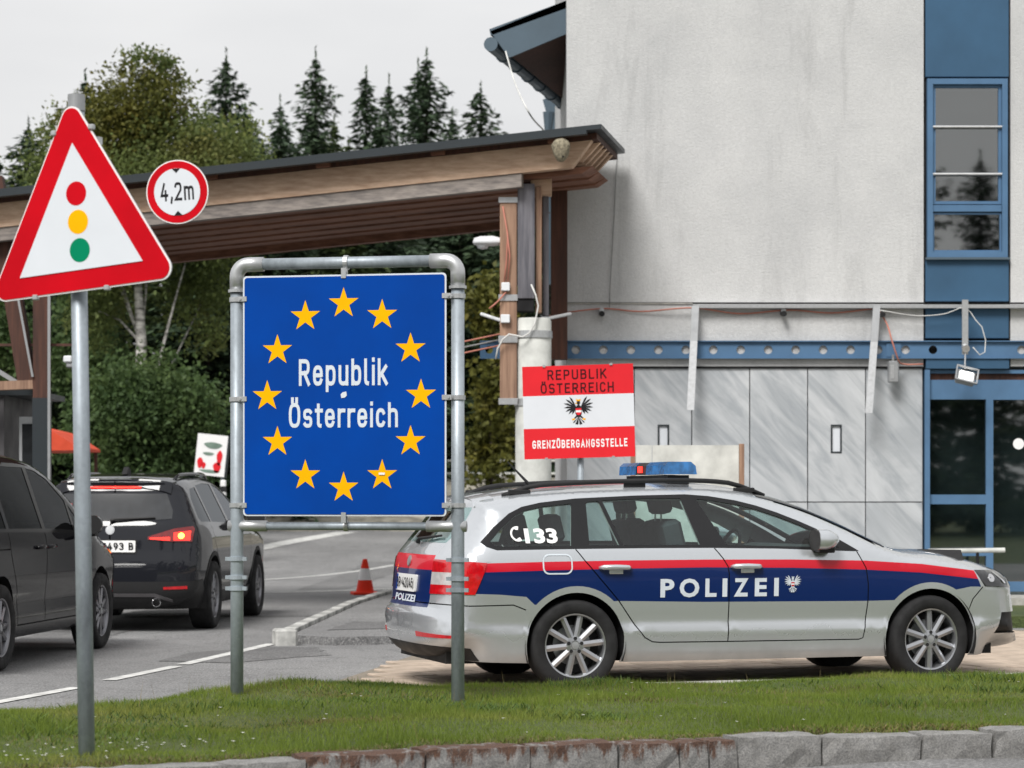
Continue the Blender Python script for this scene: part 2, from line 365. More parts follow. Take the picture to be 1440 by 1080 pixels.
def m_asphalt(name='asphalt', base=.10):
    m, t, b = bsdf(name); b.inputs['Roughness'].default_value = .85
    g = noise(t, 55, 3, .7); big = noise(t, .35, 5); st = noise(t, 1.2, 6, stretch=(1, .12, 1)); cr = noise(t, 1.1, 8, .7, dist=1.2)
    c = ramp(t, g.outputs[0], [(.25, (base*.35,)*3), (.52, (base,)*3), (.78, (base*2.5, base*2.45, base*2.4))])
    c = mixc(t, .55, c.outputs[0], ramp(t, big.outputs[0], [(.3, (.45, .45, .46)), (.7, (1, 1, 1))]).outputs[0], 'MULTIPLY')
    c = mixc(t, .4, c, ramp(t, st.outputs[0], [(.35, (.6, .6, .6)), (.65, (1, 1, 1))]).outputs[0], 'MULTIPLY')
    ck = ramp(t, cr.outputs[0], [(.484, (1, 1, 1)), (.497, (.35, .35, .35)), (.503, (.35, .35, .35)), (.516, (1, 1, 1))])
    c = mixc(t, .5, c, ck.outputs[0], 'MULTIPLY')
    t.links.new(c, b.inputs['Base Color']); bumpn(t, b, g.outputs[0], .6, .006); return m
def m_ground():
    m, t, b = bsdf('meadow'); b.inputs['Roughness'].default_value = .95
    a = noise(t, .5, 6); g = noise(t, 30, 3)
    c = ramp(t, a.outputs[0], [(.3, (.045, .07, .02)), (.55, (.08, .105, .03)), (.75, (.14, .13, .06))]).outputs[0]
    c = mixc(t, .6, c, ramp(t, g.outputs[0], [(.3, (.4, .4, .4)), (.7, (1, 1, 1))]).outputs[0], 'MULTIPLY')
    t.links.new(c, b.inputs['Base Color']); bumpn(t, b, g.outputs[0], .8, .03); return m
def m_lawn():
    m, t, b = bsdf('lawn_soil'); b.inputs['Roughness'].default_value = .95
    a = noise(t, 1.4, 6); g = noise(t, 60, 3)
    c = ramp(t, a.outputs[0], [(.35, (.06, .085, .02)), (.6, (.09, .115, .03)), (.78, (.17, .14, .065))]).outputs[0]
    c = mixc(t, .5, c, ramp(t, g.outputs[0], [(.3, (.4, .4, .4)), (.7, (1, 1, 1))]).outputs[0], 'MULTIPLY')
    t.links.new(c, b.inputs['Base Color']); bumpn(t, b, g.outputs[0], .8, .02); return m
def m_leaf(name, c1, c2, c3, scale=1.2, trans=.25):
    m, t, b = bsdf(name); b.inputs['Roughness'].default_value = .6; b.inputs['Specular IOR Level'].default_value = .25
    a = noise(t, scale, 4); g = N(t, 'ShaderNodeNewGeometry')
    c = ramp(t, a.outputs[0], [(.3, c1), (.55, c2), (.78, c3)]).outputs[0]
    c = mixc(t, .55, c, ramp(t, g.outputs['Random Per Island'], [(0, (.45, .5, .45)), (1, (1.3, 1.25, 1.0))]).outputs[0], 'MULTIPLY')
    t.links.new(c, b.inputs['Base Color'])
    tr = N(t, 'ShaderNodeBsdfTranslucent'); ms = N(t, 'ShaderNodeMixShader'); ms.inputs[0].default_value = trans
    t.links.new(c, tr.inputs[0]); o = t.nodes['Material Output']
    t.links.new(b.outputs[0], ms.inputs[1]); t.links.new(tr.outputs[0], ms.inputs[2]); t.links.new(ms.outputs[0], o.inputs[0]); return m
def m_plaster():
    m, t, b = bsdf('pale_plaster'); b.inputs['Roughness'].default_value = .9
    a = noise(t, .7, 9, .68); st = noise(t, 2.3, 9, .75, stretch=(1, 1, .13), dist=.6); f = noise(t, 26, 5, .75)
    c = ramp(t, a.outputs[0], [(.3, (.465, .47, .475)), (.68, (.60, .602, .60))]).outputs[0]
    c = mixc(t, .35, c, ramp(t, st.outputs[0], [(.30, (.45, .45, .45)), (.46, (1, 1, 1))]).outputs[0], 'MULTIPLY')
    c = mixc(t, .35, c, ramp(t, f.outputs[0], [(.3, (.62, .62, .62)), (.62, (1, 1, 1))]).outputs[0], 'MULTIPLY')
    t.links.new(c, b.inputs['Base Color']); bumpn(t, b, noise(t, 45, 5, .7).outputs[0], .7, .012); return m
def m_marble():
    m, t, b = bsdf('grey_marble'); b.inputs['Roughness'].default_value = .35
    oi = N(t, 'ShaderNodeObjectInfo'); tc = N(t, 'ShaderNodeTexCoord'); ad = N(t, 'ShaderNodeVectorMath', operation='ADD')
    sc = N(t, 'ShaderNodeVectorMath', operation='SCALE'); sc.inputs['Scale'].default_value = 40
    cb = N(t, 'ShaderNodeCombineXYZ'); t.links.new(oi.outputs['Random'], cb.inputs[0]); t.links.new(oi.outputs['Random'], cb.inputs[2]); t.links.new(cb.outputs[0], sc.inputs[0])
    t.links.new(tc.outputs['Object'], ad.inputs[0]); t.links.new(sc.outputs[0], ad.inputs[1])
    outs = []
    m0 = N(t, 'ShaderNodeMapping'); m0.inputs['Rotation'].default_value = (0, R_(-48), 0); t.links.new(ad.outputs[0], m0.inputs[0])
    for s, d, st, rr in ((1.1, 4, (.6, 1, 1), 0), (4.2, 9, (.20, 1, 1.5), 0)):
        mp = N(t, 'ShaderNodeMapping'); mp.inputs['Scale'].default_value = st; mp.inputs['Rotation'].default_value = (0, rr, 0)
        t.links.new(m0.outputs[0], mp.inputs[0]); n = N(t, 'ShaderNodeTexNoise'); n.inputs['Scale'].default_value = s; n.inputs['Detail'].default_value = d; n.inputs['Roughness'].default_value = .65; n.inputs['Distortion'].default_value = .8
        t.links.new(mp.outputs[0], n.inputs['Vector']); outs.append(n.outputs[0])
    c = ramp(t, outs[0], [(.3, (.36, .38, .40)), (.7, (.54, .555, .57))]).outputs[0]
    v = ramp(t, outs[1], [(.38, (.60, .63, .66)), (.52, (1, 1, 1)), (.62, (1.12, 1.12, 1.12))]).outputs[0]
    c = mixc(t, .6, c, v, 'MULTIPLY'); t.links.new(c, b.inputs['Base Color']); return m
def m_wood(name, c1, c2, rough=.75, axis='x', scale=3):
    st = {'x': (.06, 1, 1), 'y': (1, .06, 1), 'z': (1, 1, .06)}[axis]
    m, t, b = bsdf(name); b.inputs['Roughness'].default_value = rough
    g = noise(t, scale*9, 6, .6, stretch=st); a = noise(t, scale*.5, 5, stretch=tuple(.3 if k < .5 else 1 for k in st))
    c = ramp(t, g.outputs[0], [(.3, c1), (.7, c2)]).outputs[0]
    c = mixc(t, .6, c, ramp(t, a.outputs[0], [(.32, (.42, .41, .41)), (.62, (1, 1, 1))]).outputs[0], 'MULTIPLY')
    t.links.new(c, b.inputs['Base Color']); bumpn(t, b, g.outputs[0], .4, .004); return m
def m_glass(name, tint, gloss_tint=(1, 1, 1), ior=1.5):
    m = bpy.data.materials.new(name); m.use_nodes = True; t = m.node_tree; t.nodes.clear()
    tr = N(t, 'ShaderNodeBsdfTransparent'); tr.inputs[0].default_value = (*tint, 1); gl = N(t, 'ShaderNodeBsdfGlossy'); gl.inputs['Roughness'].default_value = .02; gl.inputs[0].default_value = (*gloss_tint, 1)
    f0 = ((ior-1)/(ior+1))**2*1.6; ge = N(t, 'ShaderNodeNewGeometry'); dt = N(t, 'ShaderNodeVectorMath', operation='DOT_PRODUCT'); t.links.new(ge.outputs['Incoming'], dt.inputs[0]); t.links.new(ge.outputs['Normal'], dt.inputs[1])
    ab = N(t, 'ShaderNodeMath', operation='ABSOLUTE'); t.links.new(dt.outputs['Value'], ab.inputs[0]); om = N(t, 'ShaderNodeMath', operation='SUBTRACT'); om.inputs[0].default_value = 1; t.links.new(ab.outputs[0], om.inputs[1])
    pw = N(t, 'ShaderNodeMath', operation='POWER'); pw.inputs[1].default_value = 5; t.links.new(om.outputs[0], pw.inputs[0]); fr = N(t, 'ShaderNodeMath', operation='MULTIPLY_ADD'); fr.inputs[1].default_value = 1-f0; fr.inputs[2].default_value = f0; t.links.new(pw.outputs[0], fr.inputs[0]); ms = N(t, 'ShaderNodeMixShader'); o = N(t, 'ShaderNodeOutputMaterial')
    t.links.new(fr.outputs[0], ms.inputs[0]); t.links.new(tr.outputs[0], ms.inputs[1]); t.links.new(gl.outputs[0], ms.inputs[2]); t.links.new(ms.outputs[0], o.inputs[0]); return m
def m_paint(name, col, metal=.0, rough=.35, flake=.0, dirt=.35, coat=1.0, spec=.5):
    m, t, b = bsdf(name); b.inputs['Specular IOR Level'].default_value = spec; b.inputs['Metallic'].default_value = metal; b.inputs['Coat Weight'].default_value = 1; b.inputs['Coat Roughness'].default_value = .03
    tc = N(t, 'ShaderNodeTexCoord'); sx = N(t, 'ShaderNodeSeparateXYZ'); t.links.new(tc.outputs['Object'], sx.inputs[0])
    n = noise(t, 5, 6); ad = N(t, 'ShaderNodeMath', operation='MULTIPLY_ADD'); ad.inputs[1].default_value = .3; t.links.new(n.outputs[0], ad.inputs[0]); t.links.new(sx.outputs[2], ad.inputs[2])
    d = ramp(t, ad.outputs[0], [(.30, (dirt,)*3), (.55, (0, 0, 0))])          # road dirt on the sills
    c = mixc(t, d.outputs[0], col, (.13, .12, .105)); t.links.new(c, b.inputs['Base Color'])
    r2 = ramp(t, d.outputs[0], [(0, (rough,)*3), (.5, (.7,)*3)]); t.links.new(r2.outputs[0], b.inputs['Roughness'])
    cw = ramp(t, d.outputs[0], [(0, (coat,)*3), (.4, (.1*coat,)*3)]); t.links.new(cw.outputs[0], b.inputs['Coat Weight'])
    return m
def m_emit(name, col, s):
    m, t, b = bsdf(name); b.inputs['Emission Color'].default_value = (*col, 1); b.inputs['Emission Strength'].default_value = s; b.inputs['Base Color'].default_value = (*col, 1); b.inputs['Roughness'].default_value = .2; return m
def m_galv(name='galvanised_steel', base=(.31, .35, .385)):
    m, t, b = bsdf(name); b.inputs['Metallic'].default_value = .35
    a = noise(t, 9, 6, .6, stretch=(1, 1, .25)); v = N(t, 'ShaderNodeTexVoronoi'); v.inputs['Scale'].default_value = 60
    tc = N(t, 'ShaderNodeTexCoord'); t.links.new(tc.outputs['Object'], v.inputs['Vector'])
    c = ramp(t, a.outputs[0], [(.25, tuple(x*.55 for x in base)), (.5, base), (.8, tuple(min(1, x*1.35) for x in base))]).outputs[0]
    c = mixc(t, .35, c, ramp(t, v.outputs['Color'], [(0, (.7,)*3), (1, (1.1,)*3)]).outputs[0], 'MULTIPLY')
    t.links.new(c, b.inputs['Base Color']); r = ramp(t, a.outputs[0], [(.3, (.6,)*3), (.7, (.42,)*3)]); t.links.new(r.outputs[0], b.inputs['Roughness']); return m
def m_granite(rust=False):
    m, t, b = bsdf('rusty_granite' if rust else 'grey_granite'); b.inputs['Roughness'].default_value = .85
    g = noise(t, 120, 4, .7); a = noise(t, 7, 8, .7)
    c = ramp(t, g.outputs[0], [(.3, (.13, .13, .132)), (.5, (.25, .247, .24)), (.72, (.38, .37, .355))]).outputs[0]
    c = mixc(t, .6, c, ramp(t, a.outputs[0], [(.32, (.32, .31, .28)), (.62, (1, 1, 1))]).outputs[0], 'MULTIPLY')
    if rust:
        tc = N(t, 'ShaderNodeTexCoord'); sx = N(t, 'ShaderNodeSeparateXYZ'); t.links.new(tc.outputs['Object'], sx.inputs[0])
        rn = noise(t, 9, 6, .7, stretch=(1, 1, .35)); mm = N(t, 'ShaderNodeMath', operation='MULTIPLY_ADD'); mm.inputs[1].default_value = 1.5
        sc = N(t, 'ShaderNodeMath', operation='MULTIPLY'); sc.inputs[1].default_value = 2.6; t.links.new(sx.outputs[2], sc.inputs[0])
        t.links.new(rn.outputs[0], mm.inputs[0]); t.links.new(sc.outputs[0], mm.inputs[2])
        k = ramp(t, mm.outputs[0], [(.60, (0, 0, 0)), (.72, (.92, .92, .92))]).outputs[0]
        c = mixc(t, k, c, ramp(t, g.outputs[0], [(.35, (.035, .014, .008)), (.7, (.13, .055, .025))]).outputs[0])
    t.links.new(c, b.inputs['Base Color']); bumpn(t, b, g.outputs[0], .7, .008); return m
MT = {}
MT['asphalt'] = m_asphalt(base=.25); MT['meadow'] = m_ground(); MT['lawn_soil'] = m_lawn(); MT['plaster'] = m_plaster(); MT['marble'] = m_marble()
MT['gravel'] = m_asphalt('gritty_asphalt', .24)
MT['blue_metal'] = M_('blue_lacquered_metal', lin(82, 114, 146), .5, 0, .08, 3)
MT['blue_panel'] = M_('blue_panel', lin(60, 92, 120), .45, 0, .1, 1.5)
MT['dark_gap'] = M_('dark_joint', (.015, .015, .016), .9)
MT['galv'] = m_galv(); MT['clamp'] = M_('bright_clamp_metal', (.55, .56, .57), .4, .7, .1, 20)
MT['white_sheet'] = M_('reflective_white', (.64, .67, .71), .5, 0, .03, 3); MT['sign_white'] = M_('sign_white', (.80, .80, .80), .45, 0, .02)
MT['sign_red'] = M_('sign_red', lin(196, 8, 26), .5, 0, .12, 2); MT['pale_red'] = M_('faded_red', lin(214, 44, 52), .5, 0, .04, 3)
MT['sign_blue'] = M_('sign_blue', lin(0, 64, 152), .5, 0, .12, 1.6); MT['sign_yellow'] = M_('sign_yellow', lin(244, 176, 0), .5, 0, .04)
MT['sign_green'] = M_('sign_green', lin(0, 128, 90), .4, 0, .04); MT['sign_black'] = M_('sign_black', (.02, .02, .022), .5, 0, .05)
MT['letter_grey'] = M_('reflective_letter', (.62, .67, .73), .5, 0, .04); MT['sign_back'] = M_('sign_back_aluminium', (.4, .41, .42), .45, .6)
MT['text_brown'] = M_('dark_red_print', (.06, .012, .015), .5)
MT['wood_light'] = m_wood('weathered_larch', lin(190, 156, 130), lin(228, 198, 172)); MT['wood_grey'] = m_wood('greyed_timber', lin(112, 106, 104), lin(172, 162, 154))
MT['wood_post'] = m_wood('post_timber', lin(128, 98, 80), lin(178, 144, 120), axis='z'); MT['wood_post_grey'] = m_wood('grey_post_timber', lin(78, 78, 86), lin(128, 126, 132), axis='z')
MT['wood_brown'] = m_wood('brown_stained_boards', lin(112, 72, 56), lin(158, 112, 90)); MT['wood_dark'] = m_wood('dark_stained_timber', lin(58, 34, 26), lin(92, 56, 42), axis='z')
MT['roof_metal'] = M_('dark_roof_sheet', lin(52, 58, 62), .45, .4, .1, 3); MT['eave_metal'] = M_('grey_blue_sheet', lin(88, 104, 116), .45, .3, .1, 2)
MT['concrete'] = M_('painted_concrete', (.60, .61, .58), .85, 0, .14, 5, .3, 60); MT['edging'] = M_('concrete_edging', (.42, .41, .38), .9, 0, .2, 9, .4, 60)
MT['paver'] = M_('sandstone_paver', lin(182, 166, 150), .88, 0, .16, 4, .35, 70); MT['joint'] = M_('sandy_joint', (.27, .235, .19), .95, 0, .2, 20)
MT['white_paint'] = M_('road_paint', (.66, .66, .64), .75, 0, .2, 7, .3, 80); MT['grey_board'] = M_('grey_cladding', lin(82, 80, 82), .6, 0, .1, 4)
MT['black_plastic'] = M_('black_plastic', (.02, .02, .021), .55, 0, .1); MT['rubber'] = M_('tyre_rubber', (.022, .022, .023), .8, 0, .15, 12)
MT['gloss_black'] = M_('gloss_black_trim', (.008, .008, .009), .12, 0, .1); MT['alloy'] = M_('alloy_wheel', (.44, .45, .47), .32, .85, .08, 8); MT['alloy_dark'] = M_('dark_alloy', (.28, .28, .30), .35, .8, .1, 8)
MT['silver'] = m_paint('silver_car_paint', (.58, .605, .635), .6, .25); MT['car_red'] = m_paint('car_stripe_red', lin(196, 10, 38), 0, .4, dirt=0, coat=.35, spec=.3); MT['car_blue'] = m_paint('car_stripe_blue', lin(4, 33, 88), 0, .3, dirt=0, coat=.45, spec=.3)
MT['dark_car'] = m_paint('dark_grey_car_paint', (.014, .015, .019), 0, .04, dirt=.04, coat=.05, spec=.36); MT['black_car'] = m_paint('near_black_car_paint', (.006, .006, .008), 0, .04, dirt=.03, coat=0, spec=.26)
MT['glass'] = m_glass('tinted_car_glass', (.68, .82, .80)); MT['dark_glass'] = m_glass('privacy_car_glass', (.14, .15, .15), (.5, .52, .54)); MT['mid_glass'] = m_glass('car_glass', (.4, .45, .44), (.55, .57, .6))
MT['house_glass'] = m_glass('window_glass', (.42, .47, .47), ior=2.0)
MT['lamp_red'] = M_('red_lamp_plastic', lin(196, 14, 26), .12, 0, .15, 30, coat=1); MT['lamp_white'] = M_('clear_lamp_plastic', (.62, .6, .6), .15, .2, .1, 30, coat=1)
MT['lamp_dark'] = M_('dark_headlamp', (.03, .032, .035), .08, .2, .2, 10, coat=1); MT['chrome'] = M_('chrome', (.75, .75, .76), .12, 1, .05)
MT['lamp_lit'] = m_emit('lit_brake_lamp', (1, .03, .02), 1.9); MT['lamp_hot'] = m_emit('lit_indicator', (1, .45, .04), 9); MT['flood_lit'] = m_emit('lit_floodlight', (1, .97, .92), 6)
MT['bar_blue'] = M_('blue_beacon_plastic', lin(42, 116, 182), .1, 0, .35, 14, coat=1); MT['seat'] = M_('seat_fabric', (.07, .078, .085), .85)
MT['plate'] = M_('number_plate', (.75, .75, .74), .4, 0, .03); MT['inner'] = M_('car_interior', (.05, .053, .056), .8); MT['headliner'] = M_('pale_headliner', (.36, .37, .36), .9)
MT['cone_red'] = M_('cone_orange_red', lin(232, 52, 22), .5, 0, .06); MT['cable_red'] = M_('orange_conduit', lin(186, 122, 106), .6, 0, .1); MT['cable_white'] = M_('white_cable', (.66, .66, .64), .6); MT['cable_grey'] = M_('grey_cable', (.25, .25, .25), .6)
MT['nest'] = M_('paper_nest', lin(150, 142, 122), .95, 0, .3, 40, .8, 70); MT['lamp_housing'] = M_('white_lamp_housing', (.72, .74, .76), .4, 0, .04)
MT['granite'] = m_granite(); MT['granite_rust'] = m_granite(True); MT['awning'] = M_('orange_red_awning', lin(205, 78, 52), .75, 0, .08)
MT['bark'] = M_('bark', (.07, .055, .045), .95, 0, .3, 8, .8, 20); MT['birch'] = M_('birch_bark', (.62, .6, .56), .85, 0, .4, 5, .5, 20, stretch=(1, 1, 2.5), col2=(.06, .055, .05))
MT['spruce'] = m_leaf('spruce_needles', (.040, .066, .042), (.060, .094, .055), (.086, .122, .064), 1.0, .15)
MT['spruce_light'] = m_leaf('larch_needles', (.05, .075, .03), (.078, .108, .04), (.105, .135, .05), 1.0, .2)
MT['birch_leaf'] = m_leaf('birch_leaves', (.10, .14, .05), (.155, .195, .066), (.25, .235, .085), .7, .45)
MT['bush_leaf'] = m_leaf('bush_leaves', (.05, .092, .038), (.085, .135, .05), (.13, .175, .062), .9, .4); MT['yellow_leaf'] = m_leaf('yellowing_leaves', (.08, .09, .02), (.13, .13, .03), (.2, .16, .035), 1.2, .3)
MT['grass'] = m_leaf('grass_blades', (.14, .20, .034), (.205, .275, .05), (.36, .33, .12), .8, .5); MT['dry_grass'] = m_leaf('dry_litter', (.12, .10, .05), (.2, .16, .08), (.26, .2, .1), 3, .1)
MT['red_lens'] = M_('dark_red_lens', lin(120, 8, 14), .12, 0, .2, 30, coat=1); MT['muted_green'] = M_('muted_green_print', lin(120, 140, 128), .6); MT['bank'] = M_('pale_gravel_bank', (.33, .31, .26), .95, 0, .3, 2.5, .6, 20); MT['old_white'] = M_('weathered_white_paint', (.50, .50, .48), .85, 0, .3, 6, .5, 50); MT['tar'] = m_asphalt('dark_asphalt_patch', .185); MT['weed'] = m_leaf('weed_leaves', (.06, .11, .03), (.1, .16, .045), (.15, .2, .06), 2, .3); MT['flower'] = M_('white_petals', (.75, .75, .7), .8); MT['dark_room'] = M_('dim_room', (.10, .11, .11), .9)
# ================================================================== ground
def grid_sheet(name, xs, ys, zf, mat, keep=None, kind='structure'):
    X, Y = np.meshgrid(xs, ys); Z = zf(X, Y); nx, ny = len(xs), len(ys)
    v = np.stack([X, Y, Z], -1).reshape(-1, 3); f = []
    for j in range(ny-1):
        for i in range(nx-1): f.append((j*nx+i, j*nx+i+1, (j+1)*nx+i+1, (j+1)*nx+i))
    o = mesh_obj(name, v, f, mat, smooth=True); tag(o, kind=kind); return o
ysg = np.concatenate([np.linspace(-600, -20, 12), np.linspace(-10, 40, 11), np.linspace(42, 130, 30), np.linspace(160, 900, 12)])
xsg = np.concatenate([np.linspace(-600, -40, 9), np.linspace(-30, 30, 13), np.linspace(40, 600, 9)])
def hill(X, Y): return np.minimum(terr(Y), 6+0*X)-.05
grid_sheet('ground', xsg, ysg, hill, MT['meadow'])
ysr = np.concatenate([np.linspace(8, 40, 9), np.linspace(42, 78, 25)])
grid_sheet('road', np.linspace(-16, 11, 10), ysr, lambda X, Y: terr(Y), MT['asphalt'])
bxs = np.linspace(-7, 7, 29)
grid_sheet('embankment', bxs, np.array([55., 57, 59, 61, 63, 66, 70, 76]), lambda X, Y: terr(Y)-.12+(1.02-.012*(Y-61)*(Y > 61))*sm(55.5, 61.5, Y)*(1-sm(70, 76, Y))+.05*np.sin(2.3*X+Y), MT['bank'])
# lawn: flat top, falling away to the road and the paving behind
KERB = np.array([(-6, 7.0), (-3, 9.1), (-1.48, 9.97), (-.64, 10.46), (-.2, 10.7), (.8, 11.12), (2.4, 11.62), (4.2, 12.05), (7, 12.6)])
CREST = np.array([(-6, 9.5), (-4, 11.3), (-2.55, 12.5), (-1.55, 13.75), (-1.05, 14.6), (0, 14.9), (3.35, 16.1), (7, 17.4)])
KC = catmull(KERB, .02)
def kerbY(X): return np.interp(X, KC[:, 0], KC[:, 1])
def crestY(X): return np.interp(X, CREST[:, 0], CREST[:, 1])
def fallL(X): return np.interp(X, [-6, -1.6, -.9, .5, 7], [2.6, 2.0, 1.7, 1.5, 1.3])
def lumps(X, Y): return sm(.05, .5, Y-kerbY(X))*(.012*np.sin(3.1*X+1.3*Y)+.009*np.sin(5.3*Y-2.2*X+1)+.007*np.sin(9*X+4*Y))-.04*(1-sm(0, .22, Y-kerbY(X)))
def lawnZ(X, Y):
    t = np.clip((Y-crestY(X))/fallL(X), -.35, 1); base = .25+.012*np.exp(-((X+1.6)/.5)**2)*sm(12.8, 13.4, Y)-.055*sm(-1.0, .4, X)*sm(12.4, 15, Y)
    return (base+lumps(X, Y))*(1-sm(-.12, 1, t))-.02*sm(.7, 1, t)
xs = np.linspace(-5.8, 6.8, 85); rows = np.linspace(0, 1, 50)
V = []; 
for r in rows:
    Y = kerbY(xs)+.02+r*(crestY(xs)+fallL(xs)-kerbY(xs)-.02); V.append(np.stack([xs, Y, lawnZ(xs, Y)], -1))
V = np.array(V).reshape(-1, 3); nx = len(xs)
fc = [(j*nx+i, j*nx+i+1, (j+1)*nx+i+1, (j+1)*nx+i) for j in range(len(rows)-1) for i in range(nx-1)]
tag(mesh_obj('lawn', V, fc, MT['lawn_soil'], smooth=True), kind='structure')
# blades of grass, clover, litter along the kerb: nobody could count them
def blades(n, hmin, hmax, wid, mat, name, sampler, lean=.5, label=''):
    X, Y = sampler(n); Z = lawnZ(X, Y)-.004; h = RNG.uniform(hmin, hmax, len(X))*(.75+.5*np.clip(np.sin(2.3*X+1.7*Y)*np.sin(1.1*X-2.9*Y), -.5, 1))
    a = RNG.uniform(0, 2*math.pi, len(X)); w = wid*RNG.uniform(.6, 1.3, len(X)); l = h*RNG.uniform(0, lean, len(X)); b = RNG.uniform(0, 2*math.pi, len(X))
    p = np.stack([X, Y, Z], -1); d = np.stack([np.cos(a)*w, np.sin(a)*w, 0*a], -1); tip = p+np.stack([np.cos(b)*l, np.sin(b)*l, h], -1)
    v = np.stack([p-d, p+d, tip], 1).reshape(-1, 3); o = fast_mesh(name, v, 3, mat); return tag(o, label, 'grass', kind='stuff')
def samp_lawn(n):
    X = RNG.uniform(-5.2, 6.5, n); t = RNG.uniform(.0, 1, n); Y = kerbY(X)+.07+t*(crestY(X)+.75-kerbY(X)-.07); k = np.abs(X) < Y*.235+2.2; return X[k], Y[k]
def samp_kerb(n):
    X = RNG.uniform(-3, 3.6, n); Y = kerbY(X)+.05+np.abs(RNG.normal(0, .12, n)); return X, Y
blades(330000, .018, .05, .0022, MT['grass'], 'mown_grass', samp_lawn, .9, 'short mown green grass covering the verge below the signs')
blades(2600, .03, .075, .0022, MT['grass'], 'tall_grass_tufts', lambda n: (lambda X: (X, crestY(X)+RNG.normal(.15, .3, n)))(RNG.uniform(-3.4, 4.6, n)), .6, 'longer grass tips along the far edge of the verge')
blades(16000, .006, .03, .004, MT['dry_grass'], 'dry_litter', samp_kerb, 2.5, 'dry brown plant litter along the granite kerb')
def samp_patch(n):
    cx = RNG.uniform(-3, 4.2, 34); cy_ = kerbY(cx)+RNG.uniform(.3, 1, 34)*(crestY(cx)-kerbY(cx)); k = RNG.integers(0, 34, n); r_ = RNG.uniform(.06, .22, 34)[k]; X = cx[k]+RNG.normal(0, 1, n)*r_*1.6; Y = cy_[k]+RNG.normal(0, 1, n)*r_; Y = np.maximum(Y, kerbY(X)+.06); return X, Y
blades(13000, .012, .045, .0024, MT['dry_grass'], 'dry_grass_patches', samp_patch, 1.6, 'straw coloured patches of dry grass in the verge')
blades(5200, .025, .06, .0075, MT['weed'], 'broad_weeds', samp_patch, 1.8, 'broad leaved green weeds growing among the grass')
blades(420, .08, .15, .0016, MT['dry_grass'], 'seed_stalks', samp_lawn, .35, 'thin brownish seed stalks standing above the grass')
X = np.concatenate([RNG.uniform(-2.9, -1.2, 80), RNG.uniform(-3, 3.5, 50)]); Y = np.concatenate([kerbY(X[:80])+RNG.uniform(.15, .9, 80), kerbY(X[80:])+RNG.uniform(.2, 3.4, 50)])
v = []
for x, y in zip(X, Y):
    z = float(lawnZ(x, y))+random.uniform(.02, .045); r = random.uniform(.005, .010)
    for k in range(5):
        a = 2*math.pi*k/5; b = a+1.1; v += [(x, y, z), (x+r*math.cos(a), y+r*math.sin(a), z+.004), (x+r*math.cos(b), y+r*math.sin(b), z+.004)]
tag(fast_mesh('clover_flowers', np.array(v), 3, MT['flower']), 'tiny white clover flowers scattered in the grass', 'flowers', kind='stuff')
# foreground strip in front of the kerb
fx = np.linspace(-6, 7, 40); Vv = [(x, float(kerbY(x))+.05, .125+.010*math.sin(4*x)) for x in fx]+[(x, -40, .10) for x in fx]
tag(mesh_obj('forecourt', Vv, [(i+40, i+41, i+1, i) for i in range(39)], MT['gravel']), kind='structure')
# granite kerb of single stones
kb = thing('granite_kerb', 'rough grey granite kerb stones edging the lawn in front, some rust stained', 'kerb', (0, 10.8, 0))
def rough_stone(L, D, Hh, seed, amp=.012):
    rs = np.random.default_rng(seed); nx_, ny_, nz_ = max(3, int(L/.06)), 4, 4; vs = {}; fs = []; P = []
    def vid(i, j, k):
        if (i, j, k) not in vs:
            p = np.array([-L/2+L*i/nx_, -D/2+D*j/ny_, -Hh+Hh*k/nz_]); e = sum((i in (0, nx_), j in (0, ny_), k in (0, nz_)))
            p = p+rs.normal(0, amp*(.45 if k == nz_ else .8), 3)
            if e >= 2: p -= np.array([np.sign(i-nx_/2)*(i in (0, nx_)), np.sign(j-ny_/2)*(j in (0, ny_)), (k == nz_)*1.0])*amp*1.1
            vs[(i, j, k)] = len(P); P.append(p)
        return vs[(i, j, k)]
    for i in range(nx_):
        for j in range(ny_): fs.append((vid(i, j, nz_), vid(i+1, j, nz_), vid(i+1, j+1, nz_), vid(i, j+1, nz_)))
        for k in range(nz_):
            fs.append((vid(i, 0, k), vid(i+1, 0, k), vid(i+1, 0, k+1), vid(i, 0, k+1))); fs.append((vid(i+1, ny_, k), vid(i, ny_, k), vid(i, ny_, k+1), vid(i+1, ny_, k+1)))
    for j in range(ny_):
        for k in range(nz_):
            fs.append((vid(0, j+1, k), vid(0, j, k), vid(0, j, k+1), vid(0, j+1, k+1))); fs.append((vid(nx_, j, k), vid(nx_, j+1, k), vid(nx_, j+1, k+1), vid(nx_, j, k+1)))
    return P, fs
kp = catmull(KERB, .02); cum = np.concatenate([[0], np.cumsum(np.linalg.norm(np.diff(kp, axis=0), axis=1))]); s = 1.6; si = 0
while s < cum[-1]-.5:
    L = random.choice([.30, .42, .5, .36, .56, .14]) if si else .5; m = s+L/2; c = [np.interp(m, cum, kp[:, i]) for i in (0, 1)]; d = [np.interp(m+.1, cum, kp[:, i])-np.interp(m-.1, cum, kp[:, i]) for i in (0, 1)]
    ang = math.atan2(d[1], d[0]); P, fs = rough_stone(L-.004, .19, .26, si+3, .0055); rust = -.75 < c[0] < 1.0
    o = mesh_obj('kerb_stone', P, fs, MT['granite_rust' if rust else 'granite'], kb, smooth=False, loc=(c[0]-kb.location.x, c[1]-kb.location.y, .256+random.uniform(-.010, .010))); o.rotation_euler = (0, random.uniform(-.015, .015), ang); s += L; si += 1
